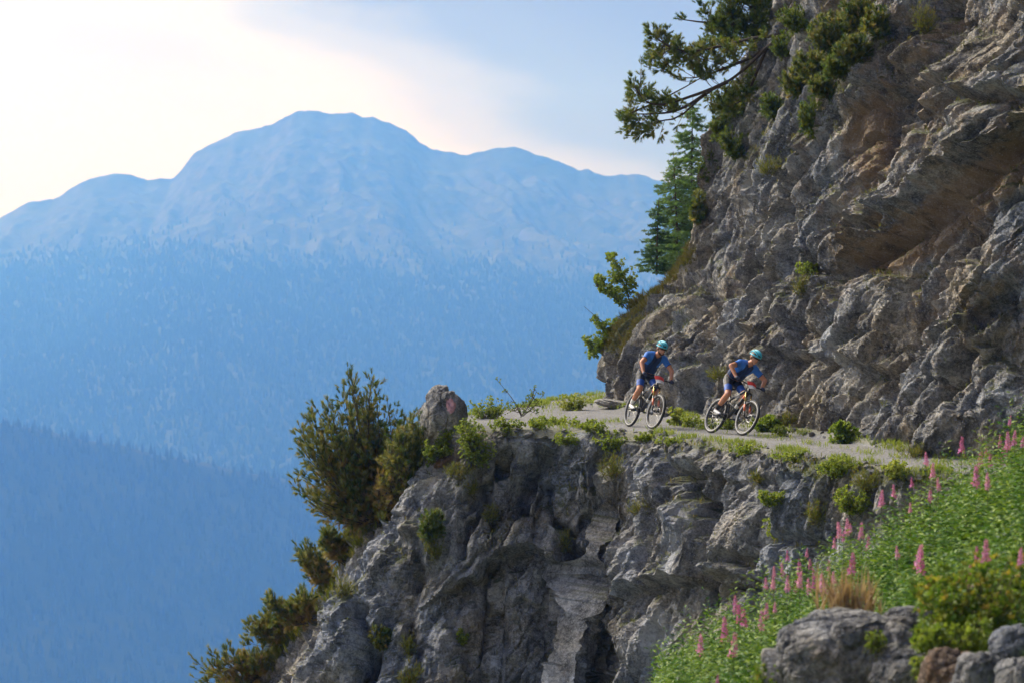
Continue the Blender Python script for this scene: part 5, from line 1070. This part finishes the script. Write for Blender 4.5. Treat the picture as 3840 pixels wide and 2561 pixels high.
def make_rider(label, bike, grips, look, chin, sock, shoe, glove, beard, hip=(-.24, 1.09), neck=(.135, 1.47), elbow_out=1.0):
    root = thing('person', label, 'person', (0, 0, 0)); root.matrix_world = bike.matrix_world.copy()
    seg = []      # (region, a, b, r0, r1)
    hipc = np.array([hip[0], 0, hip[1]]); nk = np.array([neck[0], 0, neck[1]]); sp = unit(nk - hipc); mid = hipc + (nk - hipc) * .5 + np.array([-.035, 0, .045])
    for y in (-.065, .065):
        seg.append(('hips', hipc + [0, y * 1.15, 0], hipc + (mid - hipc) * .35 + [0, y * 1.1, 0], .105, .100))
        seg.append(('torso', hipc + (mid - hipc) * .35 + [0, y * 1.1, 0], mid + [0, y * 1.1, 0], .106, .115)); seg.append(('torso', mid + [0, y * 1.1, 0], nk + [-.045, y * 1.35, -.055], .118, .105))
    shl = {}
    for s in (-1, 1):
        sh = nk + np.array([-.02, s * .185, -.055]); shl[s] = sh; seg.append(('torso', nk + [-.03, s * .06, -.03], sh, .086, .076))
    head = nk + np.array([.135, 0, .110]); seg.append(('neck', nk + [-.02, 0, -.02], head + [-.03, 0, -.06], .062, .056))
    hands = {}
    for s in (-1, 1):
        g = grips[s][0] * .45 + grips[s][1] * .55; wr = g + np.array([-.065, s * .005, .035]); sh = shl[s]
        el = ik(sh, wr, .285, .255, (-.25, s * elbow_out, .25)); seg.append(('arm', sh, el, .064, .050)); seg.append(('forearm', el, wr, .050, .032))
        seg.append(('hand', wr, g + [-.012, 0, .018], .030, .029)); gd = unit(grips[s][1] - grips[s][0])
        for q, (o_, l_) in enumerate(((-.034, .9), (-.011, 1.0), (.012, .97), (.034, .82))):      # four fingers curl over the grip
            k0 = g + gd * o_ + np.array([-.004, 0, .026]); k1 = k0 + np.array([.030 * l_, 0, -.004]); k2 = k1 + np.array([.006, 0, -.030 * l_]); k3 = k2 + np.array([-.020 * l_, 0, -.010])
            for A_, B_, r_ in ((k0, k1, .0095), (k1, k2, .009), (k2, k3, .008)): seg.append(('hand', A_, B_, r_, r_ * .92))
        t0 = g - gd * .045 + np.array([-.022, 0, .008]); t1 = t0 - gd * .022 + np.array([.012, 0, -.012]); t2 = t1 + np.array([.022, 0, -.012]); seg += [('hand', t0, t1, .011, .010), ('hand', t1, t2, .010, .008)]
    legs = {}
    for s, dx in ((-1, -.172), (1, .172)):
        ball = np.array([dx, s * .135, .335 + .03]); an = ball + np.array([-.115, -s * .01, .085 if s > 0 else .105]); hp = hipc + np.array([.0, s * .092, -.02])
        kn = ik(hp, an, .435, .425, (1, s * .18, .15)); seg.append(('thigh', hp, kn, .098, .063)); seg.append(('shank', kn, kn + (an - kn) * .33, .060, .063)); seg.append(('shank2', kn + (an - kn) * .33, an, .063, .037))
        seg.append(('foot', an + [0, 0, -.02], an + [-.03, 0, -.055], .036, .032)); seg.append(('foot', an + [-.02, 0, -.05], ball + [.01, 0, .012], .034, .032)); seg.append(('foot', ball + [.01, 0, .012], ball + [.08, 0, .006], .032, .022)); legs[s] = (hp, kn, an, ball)
    # head: turned and tilted towards where the rider looks
    HR = np.array(Matrix.Rotation(look, 3, 'Z') @ Matrix.Rotation(chin, 3, 'Y'))
    def H(p): return head + HR @ np.asarray(p, float)
    skull = [((-.012, 0, .03), (-.012, 0, .03), .088, .088), ((.02, 0, .025), (.03, 0, -.03), .076, .064), ((.045, 0, -.07), (.058, 0, -.085), .042, .030), ((.03, .035, -.055), (.03, -.035, -.055), .036, .036), ((.092, 0, .012), (.112, 0, -.022), .010, .014), ((.08, .03, .03), (.08, -.03, .03), .016, .016), ((.088, 0, -.058), (.083, 0, -.072), .016, .018)]
    for a, b_, r0, r1 in skull: seg.append(('head', H(a), H(b_), r0, r1))
    for s in (-1, 1): seg.append(('head', H((-.01, s * .083, .012)), H((-.018, s * .088, -.018)), .017, .012))
    mb = MB()
    for rg, a, b_, r0, r1 in seg: capsule(mb, a, b_, r0, r1)
    tmp = link('tmp_body', mb.mesh('tmp_body', [m_skin])); md = tmp.modifiers.new('r', 'REMESH'); md.mode = 'VOXEL'; md.voxel_size = 0.0085; md.use_smooth_shade = True
    sm = tmp.modifiers.new('s', 'SMOOTH'); sm.factor = 0.5; sm.iterations = 4
    dg = bpy.context.evaluated_depsgraph_get(); ev = tmp.evaluated_get(dg); bm_ = bpy.data.meshes.new_from_object(ev); bpy.data.objects.remove(tmp)
    n = len(bm_.vertices); V = np.zeros(n * 3, np.float32); bm_.vertices.foreach_get('co', V); V = V.reshape(-1, 3).astype(float); nn = np.zeros(n * 3, np.float32); bm_.vertex_normals.foreach_get('vector', nn); nn = nn.reshape(-1, 3).astype(float)
    Fq = [tuple(p.vertices) for p in bm_.polygons]
    quads = np.array([f for f in Fq if len(f) == 4], int).reshape(-1, 4)
    best = np.full(n, 9.0); reg = np.zeros(n, int); tt = np.zeros(n)
    for k, (rg, a, b_, r0, r1) in enumerate(seg):
        a, b_ = np.asarray(a, float), np.asarray(b_, float); d = b_ - a; l2 = max(d @ d, 1e-9); t = np.clip((V - a) @ d / l2, 0, 1); ds_ = np.linalg.norm(V - a - t[:, None] * d, axis=1) - (r0 + (r1 - r0) * t)
        m = ds_ < best; best[m] = ds_[m]; reg[m] = k; tt[m] = t[m]
    names = np.array([s[0] for s in seg]); rn_ = names[reg]
    body = link('body', bm_, root); bm_.materials.clear(); bm_.materials.append(m_skin); bm_.name = 'body'
    def garment(name, mask, mats, push, idx=None):
        f = quads[mask[quads].all(1)]
        if not len(f): return None
        ids, inv = np.unique(f, return_inverse=True); edge_in = push * np.ones(len(ids))
        wr_ = 0.004 * fbm(V[ids] * 16, 3, 5)
        me = mesh_from(name, V[ids] + nn[ids] * (edge_in + wr_)[:, None], inv.reshape(-1, 4), mats, True, None, None if idx is None else np.array([int(np.round(np.median(idx[q]))) for q in f])); return link(name, me, root)
    torso = (rn_ == 'torso'); arm = (rn_ == 'arm') & (tt < .60)
    along = (V - hipc) @ sp; frontv = (V - mid) @ np.cross(np.array([0, 1., 0]), sp)
    front = np.cross(np.array([0, 1., 0]), sp); fr_amt = nn @ (front if front[2] < 0 else -front)
    jidx = np.where(torso & (along < .27) & (fr_amt > -0.5), 1, 0); jidx = np.where(torso & (fr_amt > 0.55) & (np.abs(V[:, 1]) < .09), 1, jidx); jidx = np.where(arm & (tt > .54), 1, jidx)
    garment('jersey', torso | arm, [m_blue, m_navy], 0.007, jidx)
    th = (rn_ == 'thigh') & (tt < .86); hp_ = (rn_ == 'hips')
    sidx = np.where(th & (tt > .50), 1, 0); outer = np.abs(nn[:, 1]) > .75; sidx = np.where(th & (tt < .6) & (tt > .05) & outer & (nn[:, 0] < -.15), 2, sidx)  # pale side stripe on outer back of thigh, rim light painted in
    garment('shorts', th | hp_, [m_sblack, m_bluedeep, m_pale], 0.006, sidx)
    for sl in (V[:, 1] < 0, V[:, 1] >= 0):
        garment('sock', sl & (rn_ == 'shank2') & (tt > .52), [sock], 0.004); garment('shoe', sl & (rn_ == 'foot'), [shoe], 0.006); garment('glove', sl & (rn_ == 'hand'), [glove], 0.003)
    for s in (-1, 1):
        ball = legs[s][3]; MB().tube([ball + [-.14, 0, -.012], ball + [-.03, 0, -.018], ball + [.06, 0, -.016], ball + [.10, 0, -.004]], [.028, .034, .036, .018], 8).build('shoe_sole', m_black, root, True)
    # helmet: dark inner shell, cyan ribs running front to back
    Hm = np.eye(4); hc = np.array([-.008, 0, .062]); ha, hb_, hz_ = .138, .102, .108
    def shell(u, v, k=1.0):      # u around, v 0 top .. 1 brim
        ph = v * 1.62; return np.array([hc[0] + k * ha * math.sin(ph) * math.cos(u), hc[1] + k * hb_ * math.sin(ph) * math.sin(u), hc[2] + k * hz_ * math.cos(ph)])
    inner = MB(); uu = np.linspace(0, 2 * np.pi, 25)[:-1]; vv_ = np.linspace(0.02, 1, 9); g = np.array([[H(shell(a, v, .93)) for a in uu] for v in vv_]); i = np.arange(9 * 24).reshape(9, 24); j = np.roll(i, -1, 1)
    inner.add(g.reshape(-1, 3), np.stack([i[:-1].ravel(), j[:-1].ravel(), j[1:].ravel(), i[1:].ravel()], 1), [[0, q + 1, q] for q in range(1, 23)])
    hel = inner.build('helmet', m_black, root, True)
    for y0 in (-.80, -.48, -.16, .16, .48, .80):
        pts = []
        for x in np.linspace(-.93, .93, 15):
            yy = y0 * math.sqrt(max(1 - x * x * .85, 0)); zz_ = math.sqrt(max(1 - x * x - yy * yy, 0.0)); pts.append(H(hc + np.array([ha * x, hb_ * yy, hz_ * zz_])))
        r_ = .0135 * np.interp(np.linspace(0, 1, 15), [0, .15, .85, 1], [.6, 1, 1, .6]); MB().tube(pts, r_, 7).build('helmet_rib', m_cyan, hel, True)
    rim_ = MB(); rim_.tube([H(shell(a, 1.0, .97)) for a in np.linspace(0, 2 * np.pi, 29)], .013, 6, cap=False); rim_.build('helmet_rim', m_cyan, hel, True)
    for s in (-1, 1): MB().tube([H((.03, s * .088, .045)), H((.025, s * .078, -.03)), H((.04, s * .02, -.105)), H((.045, 0, -.112))], .006, 4).build('chin_strap', m_black, hel)
    gl = MB(); gl.tube([H((-.01, -.088, .022)), H((.06, -.074, .022)), H((.097, -.042, .020)), H((.104, 0, .022)), H((.097, .042, .020)), H((.06, .074, .022)), H((-.01, .088, .022))], [.006, .012, .017, .011, .017, .012, .006], 6); gl.build('sunglasses', m_lens, root, True)
    MB().tube([H((.094, -.022, -.060)), H((.101, 0, -.058)), H((.094, .022, -.060))], [.003, .006, .003], 6).build('mouth', m_lip, root, True)
    if beard:
        bd = MB(); bd.tube([H((.02, -.072, -.035)), H((.055, -.055, -.075)), H((.082, 0, -.098)), H((.055, .055, -.075)), H((.02, .072, -.035))], [.014, .018, .020, .018, .014], 6); bd.build('beard', m_beard, root, True)
    else: MB().tube([H((-.085, -.05, .01)), H((-.10, 0, .0)), H((-.085, .05, .01))], [.018, .024, .018], 6).build('hair', m_beard, root, True)
    return root
def place(px, py, hx_, hy_): 
    d = 57.0
    for _ in range(6):
        p = P(px, py, d); z = road_z(p[0], p[1]); d = d * z / p[2]
    p = P(px, py, d); return Vector((p[0], p[1], road_z(p[0], p[1]) + 0.004)), math.atan2(hy_, hx_)
loc, hd = place(2390, 1603, .36, -.93)
bikeA, gA = make_bike('black and orange mountain bike ridden by the cyclist with white socks', loc, hd, R(15), R(3), 'mountain bikes on the track')
make_rider('bearded cyclist in white socks, blue jersey and cyan helmet riding nearest the bend', bikeA, gA, R(6), R(10), m_sockw, m_shoe, m_glove, True, hip=(-.24, 1.13), neck=(.10, 1.53))
loc, hd = place(2708, 1629, .46, -.89)
bikeB, gB = make_bike('black and orange mountain bike ridden by the crouching cyclist in black socks', loc, hd, R(21), R(2), 'mountain bikes on the track')
make_rider('crouching cyclist in black socks, blue jersey and cyan helmet looking down the track', bikeB, gB, R(8), R(14), m_sockb, m_pale, m_glove, False, hip=(-.27, 1.12), neck=(.145, 1.46), elbow_out=1.2)
